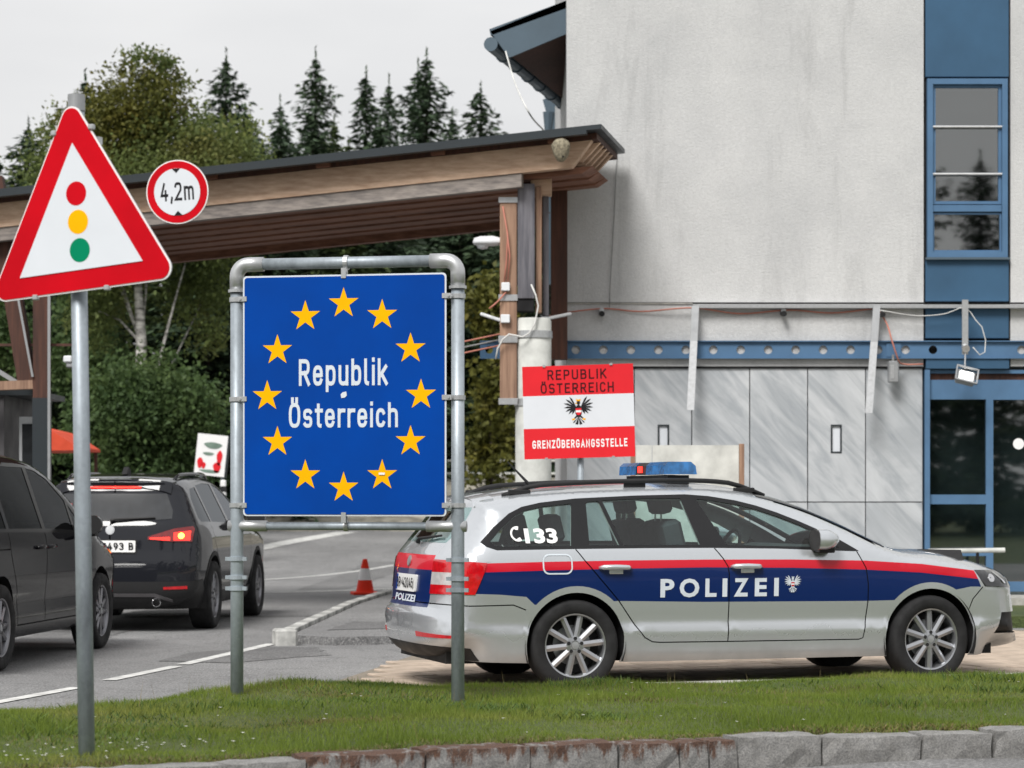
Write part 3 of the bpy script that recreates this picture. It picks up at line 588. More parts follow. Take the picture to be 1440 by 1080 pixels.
# concrete edging behind the lawn
def strip(name, path, w, z0, z1, mat, label=None, cat=None, kind=None, piece=None, root=None, part='edging_stone'):
    P = resample(path, .25)
    mb = MB()
    if piece is None:
        n = np.gradient(P, axis=0); n = np.stack([-n[:, 1], n[:, 0]], 1); n /= np.linalg.norm(n, axis=1)[:, None]; a = P+n*w/2; b = P-n*w/2; k = len(P)
        vs = [(*p, z1) for p in a]+[(*p, z1) for p in b]+[(*p, z0) for p in a]+[(*p, z0) for p in b]
        fs = [f for i in range(k-1) for f in ((i, k+i, k+i+1, i+1), (2*k+i, i, i+1, 2*k+i+1), (k+i, 3*k+i, 3*k+i+1, k+i+1))]+[(0, 2*k, 3*k, k), (k-1, 2*k-1, 4*k-1, 3*k-1)]
        mb.add(vs, fs); o = mb.build(name, mat, None); return tag(o, label, cat, kind=kind)
    r = thing(name, label, cat, (path[0][0], path[0][1], 0)); Q = resample(path, piece)
    for p, q in zip(Q[:-1], Q[1:]):
        c = (p+q)/2; L = np.linalg.norm(q-p)-.005; ang = math.atan2(*(q-p)[::-1]); o = MB().box((0, 0, 0), (L, w, z1-z0), bev=.006).build(part, mat, r); o.location = (c[0]-path[0][0], c[1]-path[0][1], (z0+z1)/2+random.uniform(-.004, .004)); o.rotation_euler = (0, 0, ang)
    return r
strip('lawn_edging', [(.15, 16.55), (1.6, 17.1), (3.0, 17.55), (5, 18.3)], .13, -.05, .075, MT['edging'], 'low pale concrete edging between the grass and the paving under the police car', 'edging', piece=.8)
strip('road_edging', [(-4.6, 13.6), (-3.2, 14.7), (-2.3, 15.5), (-1.5, 16.6)], .12, -.05, .05, MT['edging'], 'flat pale edging line between the road and the lawn behind the triangle sign post', 'edging', piece=.9)
# paving of single slabs under the police car
pv = [(-1.25, 16.2), (-1.3, 17.8), (-.79, 21.2), (-.3, 22.6), (1.2, 24.2), (3.0, 24.8), (8.5, 25.2), (8.5, 18.6), (4.9, 17.9), (3, 17.3), (1.5, 16.9), (0, 16.3)]
Vp, Tp = fill(pv); tag(mesh_obj('paving', [(x, y, .004) for x, y in Vp], Tp, MT['joint']), kind='structure'); pave = bpy.data.objects['paving']
A = R_(24); S = .42; G = [(rot2(((i+.5*(j % 2))*S, j*S), A)) for i in range(-20, 60) for j in range(-40, 60)]
G = [(g[0]+1, g[1]+17) for g in G]; k = in_poly(np.array(G), pv) & (dist_line(np.array(G), np.vstack([pv, pv[:1]])) > .2); G = [g for g, q in zip(G, k) if q]; G.sort(key=lambda g: g[1])
meshes = [MB().box((0, 0, 0), (S-.014, S-.014, .05), bev=.006).build('paving_slab', MT['paver'], pave) for _ in range(1)]; me = meshes[0].data; first = meshes[0]
def shape_slab(o, g): o.location = (g[0], g[1], -.006+random.uniform(-.003, .003)); o.rotation_euler = (random.uniform(-.006, .006), random.uniform(-.006, .006), A)
for i, g in enumerate(G[:300]):
    if i == 0: o = first
    else: o = bpy.data.objects.new('paving_slab', me); COL.objects.link(o); o.parent = pave
    shape_slab(o, g)
if len(G) > 300:
    mb = MB()
    for g in G[300:]: mb.box((g[0], g[1], -.006+random.uniform(-.003, .003)), (S-.014, S-.014, .05), rz=A)
    tag(mb.build('far_paving_slabs', MT['paver'], pave), kind='stuff')
# raised footway island with painted kerb stones
isl = [(-2.02, 22.75), (-1.80, 29.5), (-1.55, 33), (.8, 33), (.6, 27), (-.5, 24), (-1.1, 22.6), (-1.6, 22.4)]
vs, fs = slab(isl, (), lambda u, v, t: (u, v, .075-t), .12); tag(MB().add(vs, fs).build('footway', MT['asphalt']), kind='structure')
strip('island_kerb', [(-2.12, 22.6), (-1.90, 29.5), (-1.65, 33)], .12, -.05, .105, MT['old_white'], 'white painted kerb leading from the EU sign to the traffic cone', 'kerb', piece=.95, part='kerb_stone')
mb = MB().box((-2.05, 22.45, .05), (.20, .22, .2), rz=R_(15), bev=.02); tag(mb.build('kerb_block', MT['old_white']), 'chipped white concrete block at the near end of the island kerb', 'kerb block')
for k, (pl, nm) in enumerate((([(-2.9, 20.2), (-2.3, 20.0), (-1.55, 21.0), (-1.75, 22.1), (-2.2, 22.2), (-2.75, 21.3)], 0), ([(-7, 27.2), (-1.95, 27.9), (-1.95, 28.08), (-7, 27.4)], 0), ([(-4.7, 22.6), (-3.9, 22.5), (-3.6, 31), (-4.3, 31.2)], 0), ([(-3.1, 36), (-2.4, 36.4), (-1.9, 47), (-2.8, 47)], 0), ([(-1.75, 23.6), (-1.0, 23.9), (-.9, 25.0), (-1.6, 25.2)], 1))):
    V2_, T2_ = fill([tuple(p+RNG.normal(0, .025, 2)) for p in resample(pl, .18, True)]); tag(mesh_obj('road_patch', [(x, y, float(terr(y))+(.0792 if nm else .0038)) for x, y in V2_], T2_, MT['tar']), kind='structure')
# painted markings, each on its own
def mark(pts, w, label):
    P = resample(pts, .4); n = np.gradient(P, axis=0); n = np.stack([-n[:, 1], n[:, 0]], 1); n /= np.linalg.norm(n, axis=1)[:, None]; a = P+n*w/2; b = P-n*w/2
    z = lambda p: float(terr(p[1]))+.006
    v = [(*p, z(p)) for p in a]+[(*p, z(p)) for p in b]; k = len(P); o = mesh_obj('road_marking', v, [(i, k+i, k+i+1, i+1) for i in range(k-1)], MT['white_paint']); return tag(o, label, 'road marking', group='painted lines on the road')
mark([(-3.6, 15.0), (-3.30, 16.3), (-3.04, 17.4)], .11, 'white edge line dash nearest the lawn, left of the EU sign post')
mark([(-2.93, 18.1), (-2.64, 19.6)], .11, 'short white edge line dash between the triangle post and the EU sign post')
mark([(-2.62, 19.8), (-2.18, 22.6)], .11, 'white edge line dash running up to the chipped kerb block')
mark([(-6.4, 47), (-5.1, 50.2), (-3.7, 56)], .5, 'broad white line on the far road behind the EU sign')
mark([(-4.4, 34.2), (-3.2, 34.9), (-1.75, 36.2)], .14, 'thin white cross line behind the traffic cone')
mark([(-4.6, 38.5), (-3.4, 42), (-2.2, 46)], .12, 'faint white line curving up the far road')
# ================================================================== border station building
BY = 29.0; BS = F/BY
def bx(px): return (px-720)/BS
def bz(py): return EYE+(700-py)/BS
B0 = Vector((bx(797), BY, 0)); bld = thing('station_building', 'pale plastered border building with grey marble base and blue window strip', 'building', B0)
def bpart(name, mb, mat, parent=None, **k):
    o = mb.build(name, mat, parent or bld, world=B0, **k); return o
L0, R0, TOP = bx(797), 16.0, 13.0; c1, c2 = bx(1300), bx(1420)
def wallbox(name, x0, x1, z0, z1, y0=BY, y1=BY+.35, mat='plaster'): return bpart(name, MB().bb((x0, y0, z0), (x1, y1, z1)), MT[mat])
wallbox('plaster_wall', L0, c1-.01, bz(425), TOP); wallbox('plaster_wall', c2+.01, R0, bz(425), TOP)
wallbox('plaster_band', L0, c1-.01, bz(515), bz(427.5), BY+.012); wallbox('plaster_band', c2+.01, R0, bz(515), bz(427.5), BY+.012)
bpart('rear_volume', MB().bb((L0+.02, BY+.36, -.1), (R0, BY+9, TOP)), MT['plaster'])
bpart('joint_backing', MB().bb((L0+.03, BY+.06, -.05), (c1-.02, BY+.35, bz(516))), MT['dark_gap'])
# marble facing, slab by slab
xs_ = [L0]+[bx(p) for p in (892, 973, 1054.5, 1136, 1217.5, 1298)]; gp = .006; base = .05
niche = {1: (925, 941, 597, 629), 4: (1168.5, 1184, 597, 637)}
for i in range(len(xs_)-1):
    for (z0, z1) in ((base, bz(706)), (bz(706), bz(517.5))):
        a, b = xs_[i]+gp, xs_[i+1]-gp; poly = [(a, z0+gp), (b, z0+gp), (b, z1-gp), (a, z1-gp)]; holes = []
        if i in niche and z1 > 1.5:
            p0, p1, q0, q1 = niche[i]; holes = [[(bx(p0), bz(q1)), (bx(p1), bz(q1)), (bx(p1), bz(q0)), (bx(p0), bz(q0))]]
        vs, fs = slab(poly, holes, lambda u, v, t: (u, BY+.02+t, v), .035); yj = random.uniform(-.002, .002)
        mb = MB(); mb.add([(v[0], v[1]+yj, v[2]) for v in vs], fs); bpart('marble_slab', mb, MT['marble'])
        if holes:
            (x0, zz0), _, (x1, zz1), _ = holes[0]; fr = MB()
            vs, fs = slab([(x0, zz0), (x1, zz0), (x1, zz1), (x0, zz1)], [[(x0+.018, zz0+.018), (x1-.018, zz0+.018), (x1-.018, zz1-.018), (x0+.018, zz1-.018)]], lambda u, v, t: (u, BY+.012+t, v), .05)
            fr.add(vs, fs); f_ = bpart('wall_light', fr, MT['roof_metal']); bpart('pane', MB().bb((x0+.018, BY+.035, zz0+.018), (x1-.018, BY+.05, zz1-.018)), MT['white_sheet'], f_)
# plinth, step and strip of lawn are the place's ground in front of the door
bpart('plinth', MB().bb((L0, BY-.02, -.1), (R0, BY+.3, base-.004)), MT['edging'])
# blue strip: panels and window
def bluep(py0, py1, dy=.0): bpart('blue_panel', MB().bb((c1+.012, BY-.01+dy, bz(py1)), (c2-.012, BY+.3, bz(py0)), bev=.006), MT['blue_panel'])
bpart('panel_backing', MB().bb((c1-.008, BY+.05, bz(520)), (c2+.008, BY+.34, TOP)), MT['dark_gap'])
bluep(-330, -215); bluep(-212, 108.5); bluep(364.5, 424); bluep(432, 476); bluep(504, 519, -.03)
w = MB(); x0, x1, z0, z1 = bx(1303.5), bx(1416.5), bz(362), bz(111)
def frame(mb, x0, x1, z0, z1, t, ya, yb):
    vs, fs = slab([(x0, z0), (x1, z0), (x1, z1), (x0, z1)], [[(x0+t, z0+t), (x1-t, z0+t), (x1-t, z1-t), (x0+t, z1-t)]], lambda u, v, q: (u, ya+q, v), yb-ya); mb.add(vs, fs)
frame(w, x0, x1, z0, z1, .065, BY-.035, BY+.12); win = bpart('window', w, MT['blue_metal'])
s_ = MB(); frame(s_, x0+.067, x1-.067, bz(287), z1-.067, .035, BY+.01, BY+.1); bpart('sash', s_, MT['blue_metal'], win)
bpart('transom', MB().bb((x0+.066, BY-.015, bz(298)), (x1-.066, BY+.1, bz(288.5)), bev=.004), MT['blue_metal'], win)
bpart('sash', (lambda m: (frame(m, x0+.067, x1-.067, z0+.066, bz(299), .02, BY+.01, BY+.1), m)[1])(MB()), MT['blue_metal'], win)
bpart('pane', MB().bb((x0+.1, BY+.03, bz(287)), (x1-.1, BY+.038, z1-.1)), MT['house_glass'], win); bpart('pane', MB().bb((x0+.085, BY+.031, z0+.085), (x1-.085, BY+.039, bz(300))), MT['house_glass'], win)
for py in (178.5, 245): bpart('guard_rail', MB().tube([(x0+.06, BY-.01, bz(py)), (x1-.06, BY-.01, bz(py))], .016), MT['clamp'], win)
bpart('sill', MB().bb((x0-.02, BY-.07, z0-.03), (x1+.02, BY+.05, z0-.004)), MT['eave_metal'], win)
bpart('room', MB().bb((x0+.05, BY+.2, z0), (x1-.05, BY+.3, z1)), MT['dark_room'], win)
# entrance glazing to the right
e0, e1, ez0, ez1 = bx(1300.5), bx(1620), bz(832), bz(520)
eg = MB(); hs_ = []
def hole(p0, p1, q0, q1): return [(bx(p0), bz(q1)), (bx(p1), bz(q1)), (bx(p1), bz(q0)), (bx(p0), bz(q0))]
H1 = [hole(1308.5, 1387.5, 561.5, 695.5), hole(1308.5, 1387.5, 709, 772), hole(1308.5, 1387.5, 782, 818), hole(1397.5, 1500, 562, 818), hole(1510, 1600, 562, 818), hole(1308.5, 1600, 525, 534)]
vs, fs = slab([(e0, ez0), (e1, ez0), (e1, ez1), (e0, ez1)], H1, lambda u, v, q: (u, BY+.03+q, v), .09); eg.add(vs, fs); ent = bpart('entrance', eg, MT['blue_metal'])
fr = MB(); fr.bb((e0-.003, BY-.03, ez0), (e0+.055, BY+.12, ez1)); bpart('door_jamb', fr, MT['blue_metal'], ent)
for i, h in enumerate(H1):
    (a, b), _, (c, d), _ = h; bpart('pane', MB().bb((a-.01, BY+.07, b-.01), (c+.01, BY+.078, d+.01)), MT['wood_dark'] if i == 5 else MT['house_glass'], ent)
bpart('door_sticker', MB().prism([(bx(1434)+.065*math.cos(t), bz(624)+.065*math.sin(t)) for t in np.linspace(0, 2*math.pi, 25)[:-1]], BY+.06, BY+.066), MT['sign_white'], ent)
bpart('handrail', MB().tube([(bx(1300), BY-.25, bz(774.5)), (bx(1407), BY-.25, bz(773))], .028, 12), MT['concrete'], ent); bpart('rail_post', MB().tube([(bx(1369), BY-.25, bz(774)), (bx(1369), BY-.25, 0)], .018), MT['dark_gap'], ent)
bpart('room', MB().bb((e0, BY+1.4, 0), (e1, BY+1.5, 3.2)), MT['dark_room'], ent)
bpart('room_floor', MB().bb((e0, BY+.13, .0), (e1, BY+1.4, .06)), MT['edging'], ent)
# blue steel beam with round holes, seam, and ledge
b0, b1, q0, q1 = bx(675), R0, bz(503), bz(481); hl = [disc(bx(p), (q0+q1)/2, .05, 20) for p in [887+38.6*i for i in range(-2, 12)] if not (1245 < p < 1262)]+[disc(bx(1436), (q0+q1)/2, .05, 20), disc(bx(688), (q0+q1)/2, .045, 20)]
vs, fs = slab([(b0, q0), (b1, q0), (b1, q1), (b0, q1)], hl, lambda u, v, t: (u, BY-.022+t, v), .012); mb = MB(); mb.add(vs, fs)
mb.bb((b0, BY-.06, q1+.001), (b1, BY-.005, q1+.013)); mb.bb((b0, BY-.06, q0-.013), (b1, BY-.005, q0-.001)); beam = bpart('steel_beam', mb, MT['blue_metal'])
bpart('splice_plate', MB().bb((bx(1246), BY-.036, q0+.01), (bx(1266), BY-.023, q1-.01)), MT['blue_metal'], beam)
bpart('ledge_strip', MB().bb((bx(975), BY-.10, bz(434)), (R0, BY+.02, bz(429))), MT['clamp']); bpart('wall_groove', MB().bb((L0, BY-.004, bz(427.6)), (bx(974), BY+.05, bz(425.8))), MT['edging'])
bpart('drip_seam', MB().bb((L0, BY-.004, bz(517.4)), (c1-.01, BY+.05, bz(515.2))), MT['dark_gap'])
for (pa, pb, qb) in ((977, 968, 578), (1231, 1216, 582)):       # slanting flat steel brackets
    mb = MB(); A_ = Vector((bx(pa), BY-.12, bz(431))); C_ = Vector((bx(pb), BY-.34, bz(qb))); wv = .042
    for p, q, m in ((A_, A_.lerp(C_, .34), 0), (A_.lerp(C_, .34), C_, 1)):
        mb.add([p+Vector((-wv, 0, 0)), p+Vector((wv, 0, 0)), q+Vector((wv, 0, 0)), q+Vector((-wv, 0, 0))]+[v+Vector((0, .02, .0)) for v in (p+Vector((-wv, 0, 0)), p+Vector((wv, 0, 0)), q+Vector((wv, 0, 0)), q+Vector((-wv, 0, 0)))], [(0, 1, 2, 3), (7, 6, 5, 4), (0, 4, 5, 1), (1, 5, 6, 2), (2, 6, 7, 3), (3, 7, 4, 0)], m)
    bpart('canopy_bracket', mb, [MT['sign_back'], MT['clamp']])
# upper roof overhang at the left corner, running back along the side of the building
ev = Vector((.215, 1, 0)); ey = BY+.45
def EP(px, py, t=0): return PX(px, py, ey)+ev*t
def prism3(mb, pts, d, mi=0):
    n = len(pts); mb.add(list(pts)+[p+d for p in pts], [tuple(range(n)), tuple(range(2*n-1, n-1, -1))]+[(i, i+n, (i+1) % n+n, (i+1) % n) for i in range(n)], mi)
roof = MB(); prism3(roof, [EP(688, 41), EP(1000, -75), EP(1000, -62), EP(690, 50)], ev*8.5); rf = bpart('roof', roof, MT['eave_metal'])
fa = MB(); prism3(fa, [EP(689, 44), EP(800, -1), EP(800, 46), EP(716, 81)], Vector((0, .04, 0))); bpart('verge_board', fa, MT['eave_metal'], rf)
sf = MB(); prism3(sf, [EP(716, 77, .05), EP(990, -26, .05), EP(990, -34, .05), EP(712, 70, .05)], ev*8.4); bpart('soffit', sf, MT['wood_dark'], rf)
g = MB()
for k in range(9):
    t = k*.72; a = EP(690, 62)+ev*t; g.tube([a, a+ev*.70], .085, 12)
    g.tube([a+ev*.68, a+ev*.73], .10, 12)
bpart('gutter', g, MT['eave_metal'], rf)
lw = MB(); prism3(lw, [PX(763, 140, 40), PX(800, 128, 40), PX(800, 182, 40), PX(775, 184, 40)], Vector((.6, 3, 0))); bpart('lower_eave', lw, MT['eave_metal'], rf)
bpart('downpipe', MB().tube([PX(772, 158, 39.5), PX(771, 185, 39.5), PX(771, 400, 39.5)], [.10, .06, .06], 10), MT['eave_metal'], rf)
# cables and small fittings on the wall
def cable(name, pts, r, mat, label, sag=None):
    P = catmull(pts, .08); o = MB().tube(P, r, 6).build(name, MT[mat], None, smooth=True); return tag(o, label, 'cable')
fy = BY-.02
cable('orange_cable', [PX(772, 444, 30), PX(800, 439, fy), PX(850, 434, fy), PX(900, 438, fy), PX(975, 433, fy-.05), PX(1040, 441, fy), PX(1110, 436, fy), PX(1170, 440, fy), PX(1228, 434, fy)], .010, 'cable_red', 'long sagging orange conduit fixed along the plaster above the blue beam')
cable('orange_cable', [PX(1236, 436, fy-.05), PX(1247, 455, fy-.08), PX(1254, 478, fy-.26), PX(1262, 503, fy-.22), PX(1270, 512, fy-.05), PX(1298, 512, fy-.05)], .010, 'cable_red', 'short orange conduit curving down behind the right bracket to the small grey box')
cable('white_cable', [PX(1236, 436, fy-.1), PX(1290, 444, fy-.1), PX(1330, 441, fy-.12), PX(1358, 433, fy-.16), PX(1372, 450, fy-.2), PX(1386, 478, fy-.25), PX(1385, 495, fy-.25), PX(1368, 488, fy-.25)], .006, 'cable_white', 'thin white cable looping around the floodlight bracket over the entrance')
cable('crack_wire', [PX(868, 200, fy), PX(864, 300, fy), PX(858, 400, fy), PX(857, 432, fy)], .005, 'cable_grey', 'thin grey wire hanging down the plaster below the canopy corner')
cable('roof_wire', [PX(711, 72, ey), PX(722, 110, ey-.2), PX(742, 155, ey-.8), PX(765, 184, 30)], .010, 'cable_white', 'pale wire hanging in the air from the upper gutter to the canopy roof')
for (px, py, d) in ((846, 441, 'left of'), (1101, 441, 'midway between'), (1239, 442, 'right of')):
    t_ = thing('wall_camera', 'small black camera on the plaster %s the slanting steel brackets' % d, 'camera', PX(px, py, BY), group='small wall cameras'); MB().tube([(0, .0, 0), (0, -.14, -.012)], .032, 14).build('barrel', MT['black_plastic'], t_); MB().tube([(0, 0.0, .035), (0, -.06, .035)], .03, 12).build('mount', MT['clamp'], t_)
t_ = thing('junction_box', 'small weathered grey box hanging under the blue beam beside the entrance', 'box', PX(1256, 523, BY-.15)); MB().box((0, 0, 0), (.12, .11, .25), bev=.012).build('housing', MT['sign_back'], t_); MB().tube([(0, 0, .12), (0, 0, .2)], .015).build('stem', MT['cable_grey'], t_); MB().bb((-.04, -.06, -.08), (0, -.056, .08)).build('cover_plate', MT['clamp'], t_)
# lit floodlight over the entrance
fl = thing('floodlight', 'lit floodlight tilted downward on a steel arm above the glass entrance', 'floodlight', PX(1358, 531, BY-.32))
MB().bb((-.035, .03, .27), (.035, .05, .90)).build('arm', MT['clamp'], fl); MB().tube([(0, .04, .35), (0, -.02, .33)], .045, 12).build('pivot', MT['clamp'], fl); MB().tube([(0, .02, .3), (-.01, 0, .10)], .01).build('rod', MT['clamp'], fl)
from mathutils import Matrix
rt = Matrix.Rotation(R_(14), 3, 'Y') @ Matrix.Rotation(R_(-30), 3, 'X')
MB().box((0, .03, 0), (.22, .09, .16), rot=rt, bev=.015).build('housing', MT['sign_back'], fl); MB().box(rt @ Vector((0, -.05, 0))+Vector((0, .03, 0)), (.15, .012, .09), rot=rt).build('lamp_glass', MT['flood_lit'], fl)
g = MB()
for s in (-1, 1):
    g.box(rt @ Vector((s*.125, -.07, 0))+Vector((0, .03, 0)), (.014, .03, .2), rot=rt); g.box(rt @ Vector((0, -.07, s*.095))+Vector((0, .03, 0)), (.26, .03, .014), rot=rt)
g.build('guard', MT['sign_back'], fl)
# strip of lawn and kerb at the door
tag(MB().bb((4.6, 25.4, -.04), (14, 28.0, .12)).build('door_lawn', MT['meadow']), kind='structure'); tag(MB().bb((4.2, 28.0, -.04), (15, 28.97, .2)).build('door_step', MT['edging']), kind='structure')
# ================================================================== canopy across the road
CA = R_(10); cu = Vector((-math.cos(CA), math.sin(CA), -.0805)); cv = Vector((math.sin(CA), math.cos(CA), 0))
C0 = PX(840, 180, 27.0); can = thing('road_canopy', 'weathered timber canopy with dark sheet roof spanning the road to the building', 'canopy', (C0.x, C0.y, 0))
def cp(t, d, h): return C0+cu*t+cv*d+Vector((0, 0, h))
def cbox(mb, t0, t1, d0, d1, h0, h1, ch=0):
    P = [cp(t0, d0, h1), cp(t1, d0, h1), cp(t1, d0, h0), cp(t0+ch, d0, h0), cp(t0, d1, h1), cp(t1, d1, h1), cp(t1, d1, h0), cp(t0+ch, d1, h0)]
    mb.add(P, [(0, 1, 2, 3), (7, 6, 5, 4), (0, 4, 5, 1), (1, 5, 6, 2), (2, 6, 7, 3), (3, 7, 4, 0)])
def cpart(name, t0, t1, d0, d1, h0, h1, mat, ch=0, parent=None):
    mb = MB(); cbox(mb, t0, t1, d0, d1, h0, h1, ch); return mb.build(name, MT[mat], parent or can, world=can.location)
TL = 13.0
cpart('roof_sheet', -.06, TL, -.12, 1.85, -.03, .02, 'roof_metal'); cpart('roof_sheet', 1.1, TL, 1.852, 4.0, -.03, .02, 'roof_metal'); cpart('gutter', .1, TL, -.16, -.05, -.075, -.033, 'roof_metal')
cpart('roof_deck', .02, TL, .1, 1.8, -.10, -.034, 'wood_dark'); cpart('roof_deck', 1.12, TL, 1.802, 3.9, -.10, -.034, 'wood_dark')
for k in range(10): cpart('purlin_end', .4+k*1.3, .55+k*1.3, .02, .1, -.10, -.036, 'wood_brown')
cpart('main_beam', .08, TL, .12, .26, -.38, -.105, 'wood_light', ch=.22); 
cpart('lower_beam', .86, TL, .14, .27, -.53, -.384, 'wood_grey')
for k in range(14):
    d = .32+k*.262; cpart('slat', .10 if k < 5 else 1.15, TL, d, d+.235, -.43+(.02 if k % 2 else 0), -.36, 'wood_brown', ch=.12)
for k in range(5): d = .36+k*.25; cpart('rafter_end', .02, .95, d, d+.07, -.30, -.104, 'wood_light', ch=.2)
cpart('rear_beam', 1.2, TL, 3.95, 4.1, -.50, -.11, 'wood_brown')
# right support: round column with clamped timbers
cy = 27.6; cs = F/cy
col = thing('canopy_column', 'round white concrete column with clamped timber posts beneath the canopy end', 'column', ((750-720)/cs, cy, 0))
def kp_(px, py, y=cy): p = PX(px, py, y); return p-Vector(col.location)
r = .2; cz = kp_(750, 448).z
MB().lathe([(0, cz), (r*.93, cz), (r, cz-.03), (r, 0), (0, 0)], n=36).build('shaft', MT['concrete'], col, angle=40)
for py in (471, 566): z = kp_(750, py).z; MB().lathe([(r+.001, z-.04), (r+.012, z-.04), (r+.012, z+.04), (r+.001, z+.04)], n=36, closed=True).build('steel_band', MT['clamp'], col)
def post(name, px0, px1, py0, py1, y, th, mat): a = kp_(px0, py1, y); b = kp_(px1, py0, y); MB().bb((a.x, a.y, a.z), (b.x, a.y+th, b.z), bev=.008).build(name, MT[mat], col)
post('timber_post', 703, 727, 275, 565, cy-.14, .16, 'wood_post'); post('timber_post', 728, 752, 258, 420, cy-.16, .2, 'wood_post_grey'); post('timber_post', 753, 762, 262, 440, cy-.06, .16, 'wood_post')
post('cross_head', 746, 776, 236, 274, cy-.02, .22, 'wood_light'); post('steel_shoe', 727, 751, 421, 438, cy-.14, .2, 'dark_gap'); post('dark_bracing', 763, 772, 275, 445, cy+.1, .1, 'wood_post_grey')
post('top_plate', 703, 775, 238, 262, cy+.10, .2, 'wood_dark')
for (py, h) in ((277, 8), (414, 9), (472, 10), (560, 9)): post('clamp_plate', 701, 728, py, py+h, cy-.155, .012, 'clamp')
post('switch_box', 705, 717, 397, 409, cy-.20, .05, 'lamp_housing'); post('switch_box', 704, 717, 442, 454, cy-.20, .05, 'lamp_housing')
tag(MB().bb(PX(775, 505, 28.6), PX(798, 242, 28.6)+Vector((0, .25, 0))).build('wall_post', MT['wood_dark']), 'dark brown timber post standing against the corner of the building', 'post')
cable('orange_cable', [PX(707, 290, cy-.17), PX(714, 330, cy-.18), PX(712, 370, cy-.18), PX(709, 396, cy-.17)], .010, 'cable_red', 'left orange cable running down the timber post to the upper switch box'); cable('orange_cable', [PX(713, 325, cy-.19), PX(717, 360, cy-.18), PX(714, 396, cy-.17)], .009, 'cable_red', 'right orange cable running down the timber post to the upper switch box')
cable('orange_cable', [PX(712, 410, cy-.17), PX(700, 424, cy-.2), PX(688, 434, cy-.2)], .010, 'cable_red', 'short orange cable curling out left below the upper switch box')
cable('grey_cable', [PX(747, 400, cy-.2), PX(757, 430, cy-.22), PX(752, 456, cy-.24), PX(735, 474, cy-.25), PX(716, 470, cy-.24), PX(700, 490, cy-.2), PX(697, 505, cy-.2)], .010, 'cable_white', 'pale cable looping across the head of the round column')
for (py, k) in ((476, 'upper'), (484, 'middle'), (492, 'lower')): cable('conduit', [PX(640, py+7, cy+.3), PX(716, py-9, cy+.1)], .010, 'cable_grey' if k == 'middle' else 'cable_red', '%s of three thin conduits slanting left from the column behind the EU sign' % k)
t_ = thing('tube_light', 'thin white tube light sticking out left of the column', 'lamp', PX(690, 446, cy-.1)); MB().box((0, 0, 0), (.24, .07, .035), rot=Matrix.Rotation(R_(18), 3, 'Y'), bev=.01).build('housing', MT['lamp_housing'], t_); MB().bb((.10, -.02, -.08), (.16, .03, 0)).build('mount', MT['lamp_housing'], t_)
t_ = thing('tube_light', 'slim grey tube light between the column and the building', 'lamp', PX(785, 445, cy)); MB().box((0, 0, 0), (.3, .06, .035), rot=Matrix.Rotation(R_(-12), 3, 'Y'), bev=.01).build('housing', MT['clamp'], t_); MB().box((-.15, 0, -.03), (.1, .08, .05), bev=.01).build('mount', MT['sign_back'], t_)
# street lamp head on the canopy post
t_ = thing('street_lamp', 'white street lamp head sticking out left of the timber post', 'street lamp', PX(703, 341, cy-.04))
mb = MB(); prof = [(-.30, .015), (-.285, .05), (-.22, .07), (-.08, .075), (.0, .055)]
vs = []; n = 14
for (x, rr) in prof:
    for k in range(n): a = 2*math.pi*k/n; vs.append((x, rr*1.4*math.cos(a), rr*math.sin(a)*(1 if math.sin(a) > 0 else .55)))
mb.add(vs, [(i*n+k, i*n+(k+1) % n, (i+1)*n+(k+1) % n, (i+1)*n+k) for i in range(len(prof)-1) for k in range(n)]+[tuple(range(n)), tuple((len(prof)-1)*n+k for k in range(n))]); mb.build('housing', MT['lamp_housing'], t_, angle=50)
MB().lathe([(.07, 0), (.055, -.035), (0, -.05)], c=(-.19, 0, -.03), n=16).build('lens', MT['white_sheet'], t_, smooth=True)
# wasp nest under the canopy roof
nb = thing('wasp_nest', 'pale grey papery wasp nest on the canopy beam near the building', 'wasp nest', PX(789, 210, 26.95)); mb = MB(); n = 18; m = 12; vs = []
for j in range(m+1):
    ph = math.pi*j/m; rr = .095*math.sin(ph)**.8*(1.1 if j < 6 else 1.0-.05*(j-6)); zz = .12*math.cos(ph)*(1 if j < 6 else 1.15)
    for k in range(n): a = 2*math.pi*k/n; q = 1+.06*math.sin(5*a+j)+random.uniform(-.03, .03); vs.append((rr*q*math.cos(a), rr*q*math.sin(a)*.85, zz))
mb.add(vs, [(j*n+k, j*n+(k+1) % n, (j+1)*n+(k+1) % n, (j+1)*n+k) for j in range(m) for k in range(n)]); mb.build('paper_shell', MT['nest'], nb, smooth=True); MB().box((.02, -.085, -.09), (.02, .01, .02), bev=.004).build('entrance_hole', MT['dark_gap'], nb)
# left support and control booth
ly = 28.6
lt = thing('canopy_trestle', 'dark brown timber trestle carrying the left end of the canopy', 'trestle', PX(50, 700, ly)*1.0); lt.location.z = 0
def lp(px, py, y=ly): return PX(px, py, y)-Vector(lt.location)
def bar(a, b, w, d, nm, mat): 
    a, b = Vector(a), Vector(b); t = (b-a).normalized(); sx = t.cross(Vector((0, 1, 0))).normalized()*w/2; dy = Vector((0, d/2, 0)); mb = MB()
    mb.add([a-sx-dy, a+sx-dy, a+sx+dy, a-sx+dy, b-sx-dy, b+sx-dy, b+sx+dy, b-sx+dy], [(3, 2, 1, 0), (4, 5, 6, 7), (0, 1, 5, 4), (1, 2, 6, 5), (2, 3, 7, 6), (3, 0, 4, 7)]); return mb.build(nm, MT[mat], lt)
bar(lp(59, 300), lp(59, 560), .17, .2, 'post', 'wood_dark'); bar(lp(59, 560), lp(59, 860), .18, .22, 'post_sleeve', 'roof_metal'); bar(lp(69, 350, ly-.12), lp(69, 860, ly-.12), .03, .03, 'edge_strip', 'sign_back')
